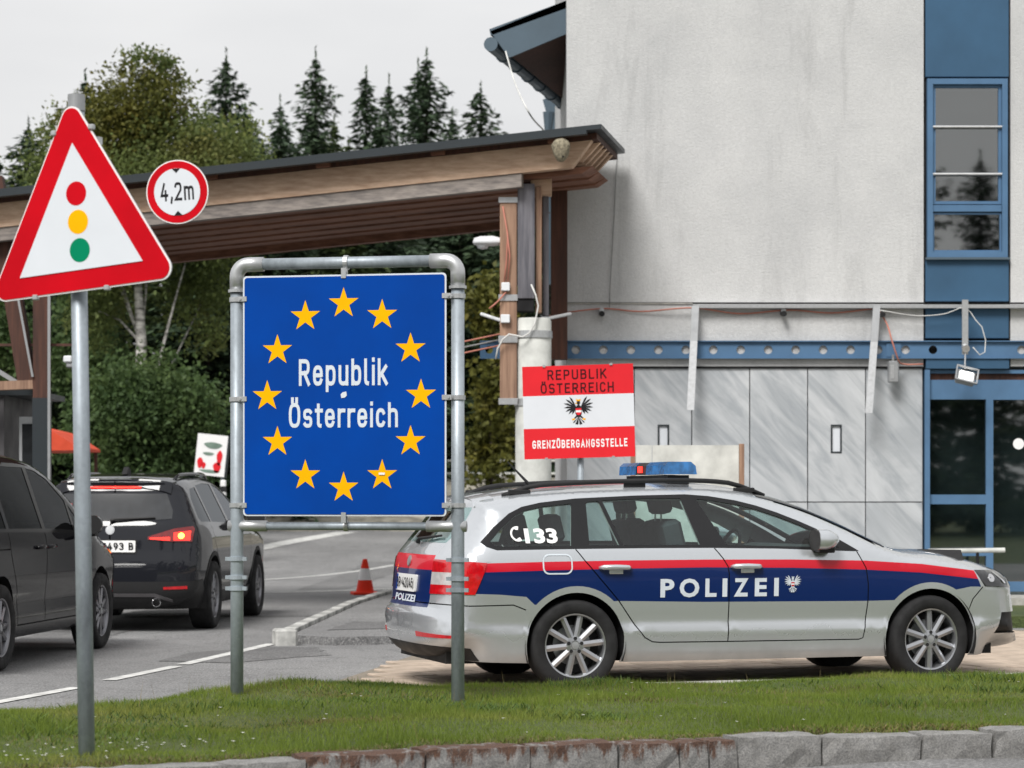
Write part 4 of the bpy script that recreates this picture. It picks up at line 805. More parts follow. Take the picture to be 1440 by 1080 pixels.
bar(lp(-8, 250), lp(40, 545), .2, .16, 'brace', 'wood_dark'); bar(lp(22, 400, ly-.12), lp(46, 530, ly-.12), .025, .02, 'tie_rod', 'sign_back'); bar(lp(-30, 505), lp(24, 538), .05, .05, 'tie_rod', 'sign_back'); bar(lp(-60, 545), lp(48, 541), .10, .18, 'cross_rail', 'wood_post'); bar(lp(-60, 485), lp(110, 485), .03, .03, 'tie_rod', 'wood_dark')
t_ = thing('canopy_camera', 'small pale camera on the tie rod right of the trestle', 'camera', PX(97, 508, ly)); MB().box((0, 0, .02), (.10, .2, .08), bev=.015).build('housing', MT['lamp_housing'], t_); MB().box((.04, 0, -.05), (.12, .16, .05), bev=.01).build('bracket', MT['sign_back'], t_)
bo = thing('control_booth', 'grey clad control booth beneath the canopy behind the dark minivan', 'booth', (PX(0, 700, 29).x-.9, 29, 0))
def bp(name, px0, px1, py0, py1, y, d, mat, parent=None): a = PX(px0, py1, y); b = PX(px1, py0, y); return MB().bb((a.x, y, max(0, a.z)), (b.x, y+d, b.z)).build(name, MT[mat], parent or bo, world=bo.location)
for i in range(7): bp('cladding_board', -220+i*32.3, -220+i*32.3+31.6, 556, 880, 29+.004*(i % 2), 1.8, 'grey_board')
bp('roof_cap', -230, 48, 548, 555.5, 28.95, 2, 'roof_metal'); f_ = bp('window_frame', 27, 48, 586, 760, 28.97, .03, 'sign_back'); bp('pane', 31, 47, 596, 750, 28.955, .012, 'lamp_dark', f_)
# ================================================================== trees
def quads(c, d, n, L, W):
    """leaf-sized quads: centre c, long direction d, normal-ish n"""
    d = d/np.linalg.norm(d, axis=1)[:, None]; s = np.cross(d, n); s /= np.maximum(np.linalg.norm(s, axis=1), 1e-6)[:, None]
    a = d*L[:, None]/2; b = s*W[:, None]/2; return np.stack([c-a-b*.5, c-a*.1-b, c+a, c-a*.1+b], 1).reshape(-1, 3)
def trunk_mb(path, radii, n=8): return MB().tube(path, radii, n)
def spruce_mesh(h, rb, seed, fine=.2, dens=1.0, z0=.06):
    g = np.random.default_rng(seed); C = []; D = []; z = h*z0; LL = []
    while z < h*.985:
        u = z/h; Lb = rb*(1-u)**.82*(.75+.25*math.sin(z*2.1+seed))+.28*min(1, (1-u)*14); nb = max(5, int((6+5*(1-u))))
        ph = g.uniform(0, 6.28)
        for k in range(nb):
            a = ph+2*math.pi*k/nb+g.normal(0, .25); L = Lb*g.uniform(.6, 1.18); up = .45*u-.16+g.normal(0, .08)
            m = max(4, int(L/fine*4.6*dens)); t = np.sort(g.uniform(.05, 1, m)); zz = z+up*L*t-.22*L*t*(1-u)*t+ .12*L*np.maximum(t-.7, 0)
            side = g.normal(0, 1, m)*.17*L*(1.05-t)*1.3; px = math.cos(a)*L*t-math.sin(a)*side; py = math.sin(a)*L*t+math.cos(a)*side
            C.append(np.stack([px, py, zz-np.abs(g.normal(0, .08, m))], 1)); sg = np.sign(side)*.8
            D.append(np.stack([math.cos(a)-math.sin(a)*sg, math.sin(a)+math.cos(a)*sg, -.35+g.normal(0, .35, m)], 1)); LL.append(np.full(m, fine)*g.uniform(.8, 1.6, m)*(.72+.5*(1-u)))
        z += (.17+.20*(1-u))*max(.7, fine/.2)
    t = np.linspace(0, 1, 14); C.append(np.stack([0*t, 0*t, h*(.965+.05*t)], 1)); D.append(np.stack([g.normal(0, .6, 14), g.normal(0, .6, 14), 1+0*t], 1)); LL.append(np.full(14, fine*.7))
    C = np.vstack(C); D = np.vstack(D); L = np.concatenate(LL); nrm = g.normal(0, .5, (len(C), 3))+np.array([0, 0, 1.]); v = quads(C, D, nrm, L*1.5, L*.55)
    return v
def spruce_proto(h, rb, seed, mat, fine=.2, dens=1.0):
    me = fast_mesh('crown', spruce_mesh(h, rb, seed, fine, dens), 4, MT[mat], 'mesh'); mb = trunk_mb([(0, 0, 0), (0, 0, h*.5), (0, 0, h*.97)], [h*.013, h*.008, .01]); o = mb.build('trunk', MT['bark']); tm = o.data; bpy.data.objects.remove(o); return me, tm, h
def plant_tree(name, proto, x, y, h, label, group, rz=0, wide=1.0, cat='tree'):
    me, tm, ph = proto; t = thing(name, label, cat, (x, y, float(terr(y))-.1), rz, group); k = h/ph
    for nm, m in (('crown', me), ('trunk', tm)): o = bpy.data.objects.new(nm, m); COL.objects.link(o); o.parent = t; o.scale = (k*wide, k*wide, k)
    return t
SP = [spruce_proto(15, 3.2, 11, 'spruce'), spruce_proto(15, 2.8, 23, 'spruce'), spruce_proto(15, 3.6, 37, 'spruce'), spruce_proto(15, 3.2, 51, 'spruce_light')]
def ht(py, Y): return float(EYE+(700-py)/F*Y-terr(Y))+.1
tops = [(318, 78, 84, 0, 1.15, 'tall dark spruce on the skyline just right of the leafy birch'), (394, 142, 92, 1, .9, 'small slim spruce on the skyline left of the tall pointed one'), (444, 75, 86, 2, 1.0, 'tall pointed spruce on the skyline above the EU sign left corner'), (515, 103, 88, 1, 1.1, 'slim spruce top on the skyline, left one of a close pair'), (547, 113, 91, 0, .8, 'slim spruce top on the skyline, right one of a close pair'), (600, 77, 85, 2, 1.15, 'broad twin tipped dark spruce on the skyline above the canopy'), (588, 92, 87, 1, .9, 'thin spruce tip directly left of the broad skyline spruce'), (676, 123, 82, 1, 1.3, 'lone spruce top on the skyline nearest the building roof'), (352, 165, 80, 3, 1.1, 'lighter green spruce below the skyline beside the birch'), (28, 226, 86, 0, 1.2, 'small dark spruce top far left behind the triangle sign'), (470, 170, 79, 3, 1.0, 'lighter green spruce low between the skyline spruces'), (636, 160, 80, 0, .9, 'short dark spruce right of the broad skyline spruce')]
for i, (px, py, Y, k, w, lb) in enumerate(tops): plant_tree('spruce_tree', SP[k], (px-720)/F*Y, Y, ht(py, Y), lb, 'spruces on the skyline', i*1.3, w)
# the wood behind the road: stems close together, filling the view under the canopy
wood = [(40, 58, 9.5, 0), (120, 61, 11, 2), (205, 66, 10.5, 1), (250, 60, 8.6, 3), (290, 59, 9.6, 0), (345, 63, 10.4, 2), (395, 60, 9.8, 1), (440, 66, 10.6, 0), (490, 61, 9.4, 3), (535, 64, 10.2, 2), (580, 78, 10.2, 1), (625, 79, 11.2, 0), (665, 78, 10.5, 2), (705, 79, 11.0, 1), (745, 78, 10.6, 0), (-10, 62, 9.2, 1), (-90, 60, 10, 2), (-160, 64, 11, 0), (-240, 61, 10.4, 3), (-330, 66, 11.5, 1), (-430, 62, 10.8, 2), (-540, 65, 11.2, 0), (790, 79, 11, 2), (60, 74, 10.5, 2), (160, 73, 10.6, 0), (270, 75, 10.4, 1), (370, 72, 10.4, 2), (455, 75, 10.6, 0), (560, 73, 10.4, 2), (648, 76, 10.4, 0), (728, 74, 10.6, 2), (770, 72, 10.4, 0)]
names = ['beyond the control booth', 'behind the triangle sign post', 'behind the birch trunk', 'between the birch and the EU sign', 'left of the EU sign frame']
for i, (px, Y, h, k) in enumerate(wood):
    plant_tree('forest_spruce', SP[k], (px-720)/F*Y, Y, h, 'dark spruce in the dense wood under the canopy', 'spruces of the dark wood', i*2.1+.4, 1.35)
# the wood behind the viewer, which the windows and the car doors mirror
for i in range(20): plant_tree('mirrored_spruce', SP[i % 4], -36+i*3.9, -33-(i*7 % 5)*2.6, 15+(i*5 % 7)*1.3, 'spruce behind the viewpoint mirrored in the windows and car doors', 'spruces mirrored in the glass', i*1.7, 1.3)
def leafy(name, label, x, y, blobs, n, leaf, mat, trunk, seed, cat='tree', group=None, tmat='bark', mat2=None):
    g = np.random.default_rng(seed); C = []; w = np.array([b[3]**2*b[4] for b in blobs]); w /= w.sum()
    for b, q in zip(blobs, w):
        m = int(n*q); nc = max(5, int(m/60)); u = g.normal(0, 1, (nc, 3)); u /= np.linalg.norm(u, axis=1)[:, None]; rad = g.uniform(.35, 1.05, nc)**.6
        cc = np.array(b[:3])+u*rad[:, None]*np.array([b[3], b[3], b[4]]); idx = g.integers(0, nc, m); sp = min(b[3], b[4])*.20+leaf*.8
        C.append(cc[idx]+g.normal(0, 1, (m, 3))*np.array([sp, sp, sp*.75]))
    C = np.vstack(C); d = g.normal(0, 1, (len(C), 3))+np.array([0, 0, -.3]); nr = g.normal(0, 1, (len(C), 3))+np.array([0, 0, .8]); L = leaf*g.uniform(.7, 1.4, len(C))
    t = thing(name, label, cat, (x, y, float(terr(y))-.05), 0, group); v = quads(C, d, nr, L*1.3, L*.85)
    if mat2: k = int(len(C)*.18)*4; fast_mesh('crown', v[k:], 4, MT[mat], t); fast_mesh('yellow_leaves', v[:k], 4, MT[mat2], t)
    else: fast_mesh('crown', v, 4, MT[mat], t)
    if trunk:
        trunk_mb([p[:3] for p in trunk], [p[3] for p in trunk], 9).build('trunk', MT[tmat], t, smooth=True)
        for i, b in enumerate(blobs):
            a = Vector(trunk[min(len(trunk)-1, 1+i % (len(trunk)-1))][:3]); c = Vector(b[:3]); mdl = a.lerp(c, .5)+Vector((0, 0, .15)); MB().tube([a, mdl, c], [trunk[-1][3]*1.1, trunk[-1][3]*.7, .012], 6).build('branch', MT[tmat], t, smooth=True)
    return t
BYY = 52.0; bX = (197-720)/F*BYY; q = BYY/F
def bl(px, py, rx, rz, dy=0): return ((px-197)*q, dy, EYE+(700-py)*q-float(terr(BYY)), rx*q, rz*q)
leafy('birch_tree', 'tall leafy birch with white trunk behind the triangle sign', bX, BYY, [bl(190, 150, 62, 62), bl(225, 125, 40, 55, .4), bl(150, 190, 60, 60, -.3), bl(235, 210, 80, 70, .5), bl(300, 225, 60, 70), bl(85, 210, 45, 55, .6), bl(60, 250, 38, 40), bl(180, 270, 110, 60, -.4), bl(270, 320, 90, 60, .3), bl(150, 350, 80, 60), bl(200, 95, 26, 28), bl(245, 95, 22, 30, .2), bl(275, 420, 45, 70, .9), bl(130, 430, 45, 60, .8)],
      70000, .068, 'birch_leaf', [(.1, 0, -.3, .16), (-.05, 0, 2.0, .14), (.02, .05, 4.2, .11), (-.1, 0, 6.3, .07), (0, 0, 8.6, .03)], 5, tmat='birch', mat2='yellow_leaf')
def bush(px, py, rx, rz, Y, n, mat, label, seed, name='bush', leaf=.10):
    qq = Y/F; z = EYE+(700-py)*qq-float(terr(Y)); R1, R2 = rx*qq, rz*qq
    return leafy(name, label, (px-720)*qq, Y, [(0, 0, z, R1, R2), (-R1*.5, .2, z-R2*.35, R1*.7, R2*.75), (R1*.55, -.1, z-R2*.3, R1*.65, R2*.8), (.1, .1, z*.4, R1*.9, max(.4, z*.5))], n, leaf, mat, [(0, 0, 0, .06), (.02, 0, z*.5, .05), (0, 0, z, .03)], seed, cat='bush', group='bushes behind the road')
bush(205, 570, 85, 70, 49, 30000, 'bush_leaf', 'large round green bush under the birch behind the dark cars', 61, leaf=.075); bush(120, 470, 45, 90, 55, 8000, 'bush_leaf', 'tall narrow bush between the trestle and the birch', 62)
bush(690, 425, 30, 40, 56, 4500, 'yellow_leaf', 'yellowing small tree right of the EU sign above the railing', 63, leaf=.12); bush(680, 600, 60, 50, 76, 8000, 'bush_leaf', 'loose green bush behind the railing right of the EU sign', 64); bush(10, 480, 50, 90, 56, 7000, 'bush_leaf', 'green bush seen through the trestle above the control booth', 65)
bush(310, 655, 40, 40, 60, 5000, 'bush_leaf', 'low bush behind the poster board', 66); bush(780, 630, 30, 60, 77, 3000, 'bush_leaf', 'dark bush between the column and the building corner', 67); bush(445, 650, 130, 40, 78, 9000, 'bush_leaf', 'wide low hedge hidden mostly by the EU sign', 68)
# far railing, poster board, marker posts, orange awning
rl = thing('railing', 'pale metal railing in front of the bushes right of the EU sign', 'railing', ((680-720)/F*64, 64, float(terr(64))+.62))
for (px) in (560, 610, 657, 703, 750, 797): MB().tube([((px-680)/F*64, 0, -.1), ((px-680)/F*64, 0, .78)], .035, 8).build('post', MT['concrete'], rl)
for z in (.78, .45): MB().tube([((540-680)/F*64, 0, z), ((800-680)/F*64, 0, z)], .03, 8).build('rail', MT['concrete'], rl)
pb = thing('poster_board', 'tilted poster board with red and white picture beside the far bush', 'poster board', ((297-720)/F*46, 46, float(terr(46))))
hh = .6; zc = EYE+(700-640)/F*46-float(terr(46)); rtm = Matrix.Rotation(R_(6), 3, 'Y')
MB().box((0, 0, zc), (.56, .05, .76), rot=rtm).build('panel', MT['sign_white'], pb); MB().box(rtm @ Vector((.30, .01, 0))+Vector((0, 0, zc)), (.04, .07, .78), rot=rtm).build('frame', MT['roof_metal'], pb); MB().tube([(-.2, .05, 0), (-.2, .05, zc)], .03).build('leg', MT['galv'], pb); MB().tube([(.2, .05, 0), (.2, .05, zc)], .03).build('leg', MT['galv'], pb)
for (ox, oz, a, b, pm) in ((-.19, -.16, .05, .10, 'pale_red'), (-.12, -.2, .04, .06, 'pale_red'), (.16, -.04, .05, .14, 'pale_red'), (.13, -.22, .07, .10, 'pale_red'), (.02, .18, .16, .06, 'muted_green'), (-.05, .02, .10, .03, 'muted_green'), (.0, -.30, .18, .03, 'muted_green')):
    MB().prism([tuple((rtm @ Vector((ox+a*math.cos(t)*(1+.15*math.sin(3*t)), 0, oz+b*math.sin(t))))[i] + (0, 0, zc)[i] for i in (0, 2)) for t in np.linspace(0, 2*math.pi, 19)[:-1]], -.032, -.028).build('print', MT[pm], pb)
for px, py, Y, lb in ((314, 690, 44, 'white marker post right of the poster board'), (638, 715, 50, 'white marker post beside the EU sign right edge')):
    t_ = thing('marker_post', lb, 'marker post', ((px-720)/F*Y, Y, float(terr(Y)))); zt = EYE+(700-py+15)/F*Y-float(terr(Y)); MB().box((0, 0, zt/2), (.10, .08, zt), bev=.02).build('stake', MT['sign_white'], t_); MB().box((0, -.004, zt-.16), (.102, .08, .1)).build('band', MT['black_plastic'], t_)
t_ = thing('awning', 'orange red sloping awning roof right of the dark trestle', 'awning', ((85-720)/F*40, 40, 0)); a = lambda px, py: ((px-85)/F*40, EYE+(700-py)/F*40)
MB().prism([a(40, 598), a(74, 606), a(109, 629), a(109, 633), a(40, 634)], 0, 2.2).build('cover', MT['awning'], t_); MB().tube([(a(60, 640)[0], .1, 0), (a(60, 640)[0], .1, a(60, 630)[1])], .04).build('leg', MT['wood_dark'], t_); MB().tube([(a(104, 640)[0], 2.1, 0), (a(104, 640)[0], 2.1, a(100, 630)[1])], .03).build('leg', MT['wood_dark'], t_)
# ================================================================== signs
def flat_part(name, outline, y0, y1, mat, parent, holes=()):
    vs, fs = slab(outline, holes, lambda u, v, t: (u, y0+t, v), y1-y0); return MB().add(vs, fs).build(name, mat, parent)
def flat_text(name, s, box, y, mat, parent, bold=.0, sp=1.0, xf=None):
    v, f = text_fit(s, *box, bold=bold, sp=sp); P = [(u, y, w) for u, w in v]
    if xf: P = [xf(p) for p in P]
    return mesh_obj(name, P, f, mat, parent)
def stroke_text(s, box, to3, mat, parent, t=.15, gap=.17, name='lettering'):
    V, f, lf = sign_text(s, *box, t=t, gap=gap); return mesh_obj(name, [to3(p[0], p[1], k) for p, k in zip(V, lf)], f, mat, parent)
def band(parent, x, y, z, r, ext, sx, name='clamp'):
    """pipe clamp: ring round the post and a lug reaching to the panel"""
    mb = MB().lathe([(r, -.012), (r+.006, -.012), (r+.006, .012), (r, .012)], c=(x, y, z), n=20, closed=True); mb.bb((x+sx*(r+.001), y-r*.9, z-.014), (x+sx*(r+ext), y-r*.9+.012, z+.014)); mb.tube([(x+sx*(r+.012), y-r*.9-.012, z), (x+sx*(r+.012), y-r*.9+.03, z)], .006, 8); return mb.build(name, MT['clamp'], parent)
# --- EU border sign
eu = thing('border_sign', 'blue EU border sign with ring of yellow stars in a tubular steel frame', 'border sign', (-.8875, 13.335, .27), R_(-11.8)); zb = -.27
hw = .613; pr = .035; zt = 2.59+zb; zl = 1.178+zb
arcs = [(-hw, 0, -.4), (-hw, 0, zt-.13)]+[(-hw+.11-.11*math.cos(t), 0, zt-.11+.11*math.sin(t)) for t in np.linspace(.15, math.pi/2, 6)]
MB().tube(arcs[:2], pr, 20).build('post', MT['galv'], eu, smooth=True); MB().tube([(-p[0], p[1], p[2]) for p in arcs[:2]], pr, 20).build('post', MT['galv'], eu, smooth=True)
el = [(-hw, 0, zt-.14)]+[(-hw+.065-.065*math.cos(t), 0, zt-.065+.065*math.sin(t)) for t in np.linspace(0, math.pi/2, 8)]+[(-hw+.15, 0, zt)]
MB().tube(el, pr+.004, 20).build('elbow', MT['clamp'], eu, smooth=True); MB().tube([(-p[0], p[1], p[2]) for p in el], pr+.004, 20).build('elbow', MT['clamp'], eu, smooth=True)
MB().tube([(-hw+.12, 0, zt), (hw-.12, 0, zt)], .031, 18).build('top_rail', MT['galv'], eu, smooth=True); MB().tube([(-hw+.05, 0, zl), (hw-.05, 0, zl)], .022, 18).build('bottom_rail', MT['galv'], eu, smooth=True)
for s in (-1, 1):
    MB().tube([(s*(hw+.046), 0, zl), (s*(hw-.17), 0, zl)], .030, 18).build('rail_socket', MT['clamp'], eu, smooth=True)
    for z in (1.0, .90, .84): MB().lathe([(pr, z-.011), (pr+.007, z-.011), (pr+.007, z+.011), (pr, z+.011)], c=(s*hw, 0, zb), n=20, closed=True).bb((s*hw+pr, -.02, z+zb-.01), (s*hw+pr+.025, .0, z+zb+.01)).bb((s*hw-pr-.025, -.02, z+zb-.01), (s*hw-pr, .0, z+zb+.01)).build('clamp', MT['galv'], eu)
    for z in (2.40, 1.862, 1.29): band(eu, s*hw, 0, z+zb, pr, .075, -s)
    MB().lathe([(pr+.004, zt-.15), (pr+.012, zt-.15), (pr+.012, zt-.135), (pr+.004, zt-.135)], c=(s*hw, 0, 0), n=20, closed=True).build('clamp', MT['clamp'], eu)
for z, rr in ((zt, .033), (zl, .022)):
    sg = -1 if z == zt else 1; mb = MB().lathe([(rr, -.012), (rr+.006, -.012), (rr+.006, .012), (rr, .012)], c=(0, 0, z), axis='x', n=18, closed=True); mb.bb((-.014, -.034, z+sg*(rr+.002)), (.014, -.022, z+sg*(rr+.055))); mb.tube([(0, -.045, z+sg*(rr+.03)), (0, .0, z+sg*(rr+.03))], .008, 8); mb.build('clamp', MT['clamp'], eu)
pz0, pz1, ph = 1.232+zb, 2.522+zb, .562; yf = -.046
pan = flat_part('panel', rrect(-ph, pz0, ph, pz1, .02), yf, yf+.006, MT['sign_back'], eu); flat_part('border', rrect(-ph, pz0, ph, pz1, .02), yf-.0045, yf-.0005, MT['white_sheet'], pan); flat_part('blue_field', rrect(-ph+.009, pz0+.009, ph-.009, pz1-.009, .016), yf-.008, yf-.005, MT['sign_blue'], pan)
cz_ = 1.876+zb
for s in (-1, 1):
    for z in (2.40, 1.862, 1.29): MB().bb((s*(ph-.022), yf-.013, z+zb-.013), (s*(ph+.03), yf-.0092, z+zb+.013)).tube([(s*(ph+.014), yf-.02, z+zb), (s*(ph+.014), yf+.02, z+zb)], .007, 8).build('panel_clip', MT['clamp'], eu)
for z, d_ in ((pz1, 1), (pz0, -1)): MB().bb((-.013, yf-.013, z-d_*.02), (.013, yf-.0092, z+d_*.035)).build('panel_clip', MT['clamp'], eu)
for i in range(12): a = 2*math.pi*i/12; flat_part('star', star(.425*math.sin(a), cz_+.492*math.cos(a), .086), yf-.0088, yf-.0079, MT['sign_yellow'], pan)
def dinletters(s, x0, x1, zb_, zt_, par): stroke_text(s, (x0, zb_, x1, zt_), lambda u, v, k: (u, yf-.0095-k*.0002, v), MT['letter_grey'], par, .155)
dinletters('Republik', -.248, .243, 1.929+zb, 2.072+zb, pan); dinletters('Österreich', -.304, .299, 1.705+zb, 1.838+zb, pan)
flat_part('torn_sticker', [(-.012, 1.862+zb), (.008, 1.865+zb), (.018, 1.876+zb), (.015, 1.897+zb), (-.005, 1.893+zb), (-.016, 1.882+zb)], yf-.0105, yf-.0083, MT['white_sheet'], pan); flat_part('tiny_sticker', [(.195, 1.452+zb), (.228, 1.452+zb), (.228, 1.464+zb), (.195, 1.464+zb)], yf-.0135, yf-.0118, MT['sign_white'], pan)
# --- triangular warning sign
tr = thing('warning_sign', 'red bordered triangular traffic light warning sign on a galvanised post', 'traffic sign', (-1.753, 10.3, .23))
MB().tube([(0, 0, -.4), (-.05, 0, 2.70)], .034, 22).build('post', MT['galv'], tr, smooth=True); MB().tube([(-.049, 0, 2.70), (-.0497, 0, 2.768)], .0355, 22).build('post_cap', MT['sign_back'], tr)
yaw, roll = R_(-25), R_(-4.5); base0 = Vector((-.006, -.085, 2.178-.23)); Rm = Matrix.Rotation(yaw, 3, 'Z') @ Matrix.Rotation(roll, 3, 'Y')
def tpart(name, outline, y0, y1, mat, parent): vs, fs = slab(outline, (), lambda u, v, t: tuple(base0+Rm @ Vector((u, y0+t, v))), y1-y0); return MB().add(vs, fs).build(name, mat, parent)
def rtri(a, r, v0=0):
    h = a*.8660; P = [(-a/2, 0), (a/2, 0), (0, h)]; o = []; G = Vector((0, h/3)); 
    for i, (x, y) in enumerate(P):
        d = (G-Vector((x, y))).normalized(); c = Vector((x, y))+d*2*r; st = {0: 150, 1: 270, 2: 30}[i]
        for k in range(8): t = R_(st+120*k/7); o.append((c.x+r*math.cos(t), c.y+r*math.sin(t)+v0))
    return o
pt = tpart('panel', rtri(.94, .05), 0, .004, MT['sign_back'], tr); tpart('white_edge', rtri(.94, .05), -.005, -.001, MT['sign_white'], pt); tpart('red_border', rtri(.918, .045, .0065), -.0085, -.0055, MT['sign_red'], pt)
tpart('white_field', [(-.303, .088), (.303, .088), (0, .612)], -.012, -.009, MT['white_sheet'], pt)
for v, m in ((.402, 'sign_red'), (.285, 'sign_yellow'), (.168, 'sign_green')): tpart('lamp_symbol', disc(.004, v, .0495), -.0128, -.0119, MT[m], pt)
for (u, v) in ((-.09, .665), (.095, .665), (-.235, .0), (.12, .0)): c = base0+Rm @ Vector((u, -.004, v)); MB().box(c, (.026, .022, .022), rz=yaw, bev=.004).build('edge_clip', MT['clamp'], tr)
for z in (.12, .60): c = base0+Rm @ Vector((0, .03, z)); MB().lathe([(.035, -.015), (.042, -.015), (.042, .015), (.035, .015)], c=(-.05*(c.z+0)/2.7, 0, c.z), n=20, closed=True).build('clamp', MT['clamp'], tr)
c = base0+Rm @ Vector((0, .012, .62)); MB().box(c+Vector((0, .02, 0)), (.24, .03, .03), rz=yaw).build('bracket_rail', MT['clamp'], tr); c = base0+Rm @ Vector((0, .012, .12)); MB().box(c+Vector((0, .02, 0)), (.5, .03, .03), rz=yaw).build('bracket_rail', MT['clamp'], tr)
# --- height limit on the canopy
hl_ = thing('height_sign', 'round red rimmed 4,2 m height limit sign hanging on the canopy edge', 'traffic sign', PX(249.5, 270, 26.9), R_(-8)); hl_.rotation_euler = (0, R_(-3), R_(-8))
p_ = flat_part('panel', disc(0, 0, .346, 48), 0, .004, MT['sign_back'], hl_); flat_part('white_edge', disc(0, 0, .346, 48), -.005, -.001, MT['sign_white'], p_); flat_part('red_ring', disc(0, 0, .334, 48), -.009, -.0055, MT['sign_red'], p_); flat_part('white_field', disc(0, 0, .256, 48), -.013, -.0095, MT['white_sheet'], p_)
stroke_text('4,2m', (-.185, -.095, .185, .105), lambda u, v, k: (u, -.0142-k*.0002, v), MT['sign_black'], p_, .15)
for s in (1, -1): flat_part('arrow', [(-.045, s*.253), (.045, s*.253), (0, s*.205)], -.0165, -.0132, MT['sign_black'], p_)
MB().bb((-.03, .006, -.2), (.03, .16, .2)).build('hanger', MT['galv'], hl_)
# --- national border sign
ns = thing('border_crossing_sign', 'red and white national border crossing sign behind the police car roof', 'border sign', PX(813.5, 700, 22.3)*1.0, 0); ns.location.z = 0
zc_ = EYE+(700-579)/F*22.3; rl_ = Matrix.Rotation(R_(-1.5), 3, 'Y') ; W_, H_ = .497, .415; rz_ = Matrix.Rotation(R_(-6), 3, 'Z')
def npart(name, outline, y0, y1, mat, parent): vs, fs = slab(outline, (), lambda u, v, t: tuple(rz_ @ (rl_ @ Vector((u, y0+t, v)))+Vector((0, -.05, zc_))), y1-y0); return MB().add(vs, fs).build(name, mat, parent)
pn = npart('panel', rrect(-W_, -H_, W_, H_, .012), 0, .004, MT['sign_back'], ns); fr_ = lambda a: H_-2*H_*a
npart('red_band', [(-W_, fr_(.32)), (W_, fr_(.32)), (W_, H_), (-W_, H_)], -.004, -.001, MT['pale_red'], pn); npart('white_band', [(-W_, fr_(.672)), (W_, fr_(.672)), (W_, fr_(.32)), (-W_, fr_(.32))], -.0042, -.0012, MT['white_sheet'], pn); npart('red_band', [(-W_, -H_), (W_, -H_), (W_, fr_(.672)), (-W_, fr_(.672))], -.004, -.001, MT['pale_red'], pn)
nx_ = lambda p: tuple(rz_ @ (rl_ @ Vector(p))+Vector((0, -.05, zc_)))
ux = lambda a: -W_+2*W_*a
for s_, a, b, c, d, m in (('REPUBLIK', .227, .76, .045, .152, 'text_brown'), ('ÖSTERREICH', .163, .822, .19, .297, 'text_brown'), ('GRENZÜBERGANGSSTELLE', .075, .932, .80, .888, 'sign_white')): stroke_text(s_, (ux(a), fr_(d), ux(b), fr_(c)), lambda u, v, k: nx_((u, -.0052-k*.0002, v)), MT[m], pn, .15 if m == 'text_brown' else .19, .24)
EC = {'k': 'sign_black', 'y': 'sign_yellow', 'r': 'pale_red', 'w': 'sign_white'}
def emblem(parent, to3, size, cols, name='emblem', dy=.0006):
    lay = {}
    for i, (pl, c) in enumerate(eagle()):
        V, T = fill([(p[0]*size, p[1]*size) for p in pl]); mb = lay.setdefault(c, MB()); lift = {'k': 1, 'y': 2, 'r': 3, 'w': 3}[c]*dy; mb.add([to3(u, v, lift+i*.00004) for u, v in V], T)
    e = None
    for c in 'kyrw':
        if c in lay:
            if e is None: e = lay[c].build(name, MT[cols[c]], parent)
            else: lay[c].build({'y': 'emblem_gold', 'r': 'emblem_shield', 'w': 'emblem_shield_bar'}[c], MT[cols[c]], parent)
emblem(pn, lambda u, v, t: nx_((u, -.005-t, v)), .235, EC)
MB().tube([(.02, .03, 0), (.02, .03, zc_+.38)], .03, 16).build('post', MT['galv'], ns, smooth=True)
for z in (-.25, .25): MB().bb((-.2, -.018, zc_+z-.015), (.2, .0, zc_+z+.015)).build('bracket_rail', MT['galv'], ns)
for (u, v) in ((-.3, H_), (.3, H_), (-.3, -H_), (.3, -H_)): c = Vector(nx_((u, -.004, v))); MB().box(c, (.025, .02, .02)).build('edge_clip', MT['clamp'], ns)
# --- pale board screen between car and building
sc_ = thing('board_screen', 'pale grey board screen between two brown posts in front of the marble wall', 'screen', PX(968, 700, 25)*1.0); sc_.location.z = 0; q = F/25.0
for (a, b) in ((893, 916.5), (917.5, 1039)): MB().bb(((a-968)/q, 0, .1), ((b-968)/q, .02, EYE+(700-626)/q)).build('board', MT['concrete'], sc_)
for a, b in ((887, 893), (1039.5, 1046.5)): MB().bb(((a-968)/q, -.02, -.1), ((b-968)/q, .05, EYE+(700-624)/q), bev=.005).build('post', MT['wood_post'], sc_)
# --- traffic cone
cn = thing('traffic_cone', 'orange red and white traffic cone on the road behind the EU sign', 'traffic cone', (-2.02, 34.2, .0)); cn.rotation_euler = (0, 0, .2)
MB().box((0, 0, .02), (.36, .36, .04), bev=.012).build('base', MT['cone_red'], cn); MB().lathe([(.125, .04), (.095, .2)], n=24).build('lower_cone', MT['cone_red'], cn, smooth=True); MB().lathe([(.095, .2), (.06, .36)], n=24).build('white_sleeve', MT['sign_white'], cn, smooth=True); MB().lathe([(.06, .36), (.032, .48), (.025, .49), (0, .49)], n=24).build('tip', MT['cone_red'], cn, smooth=True)
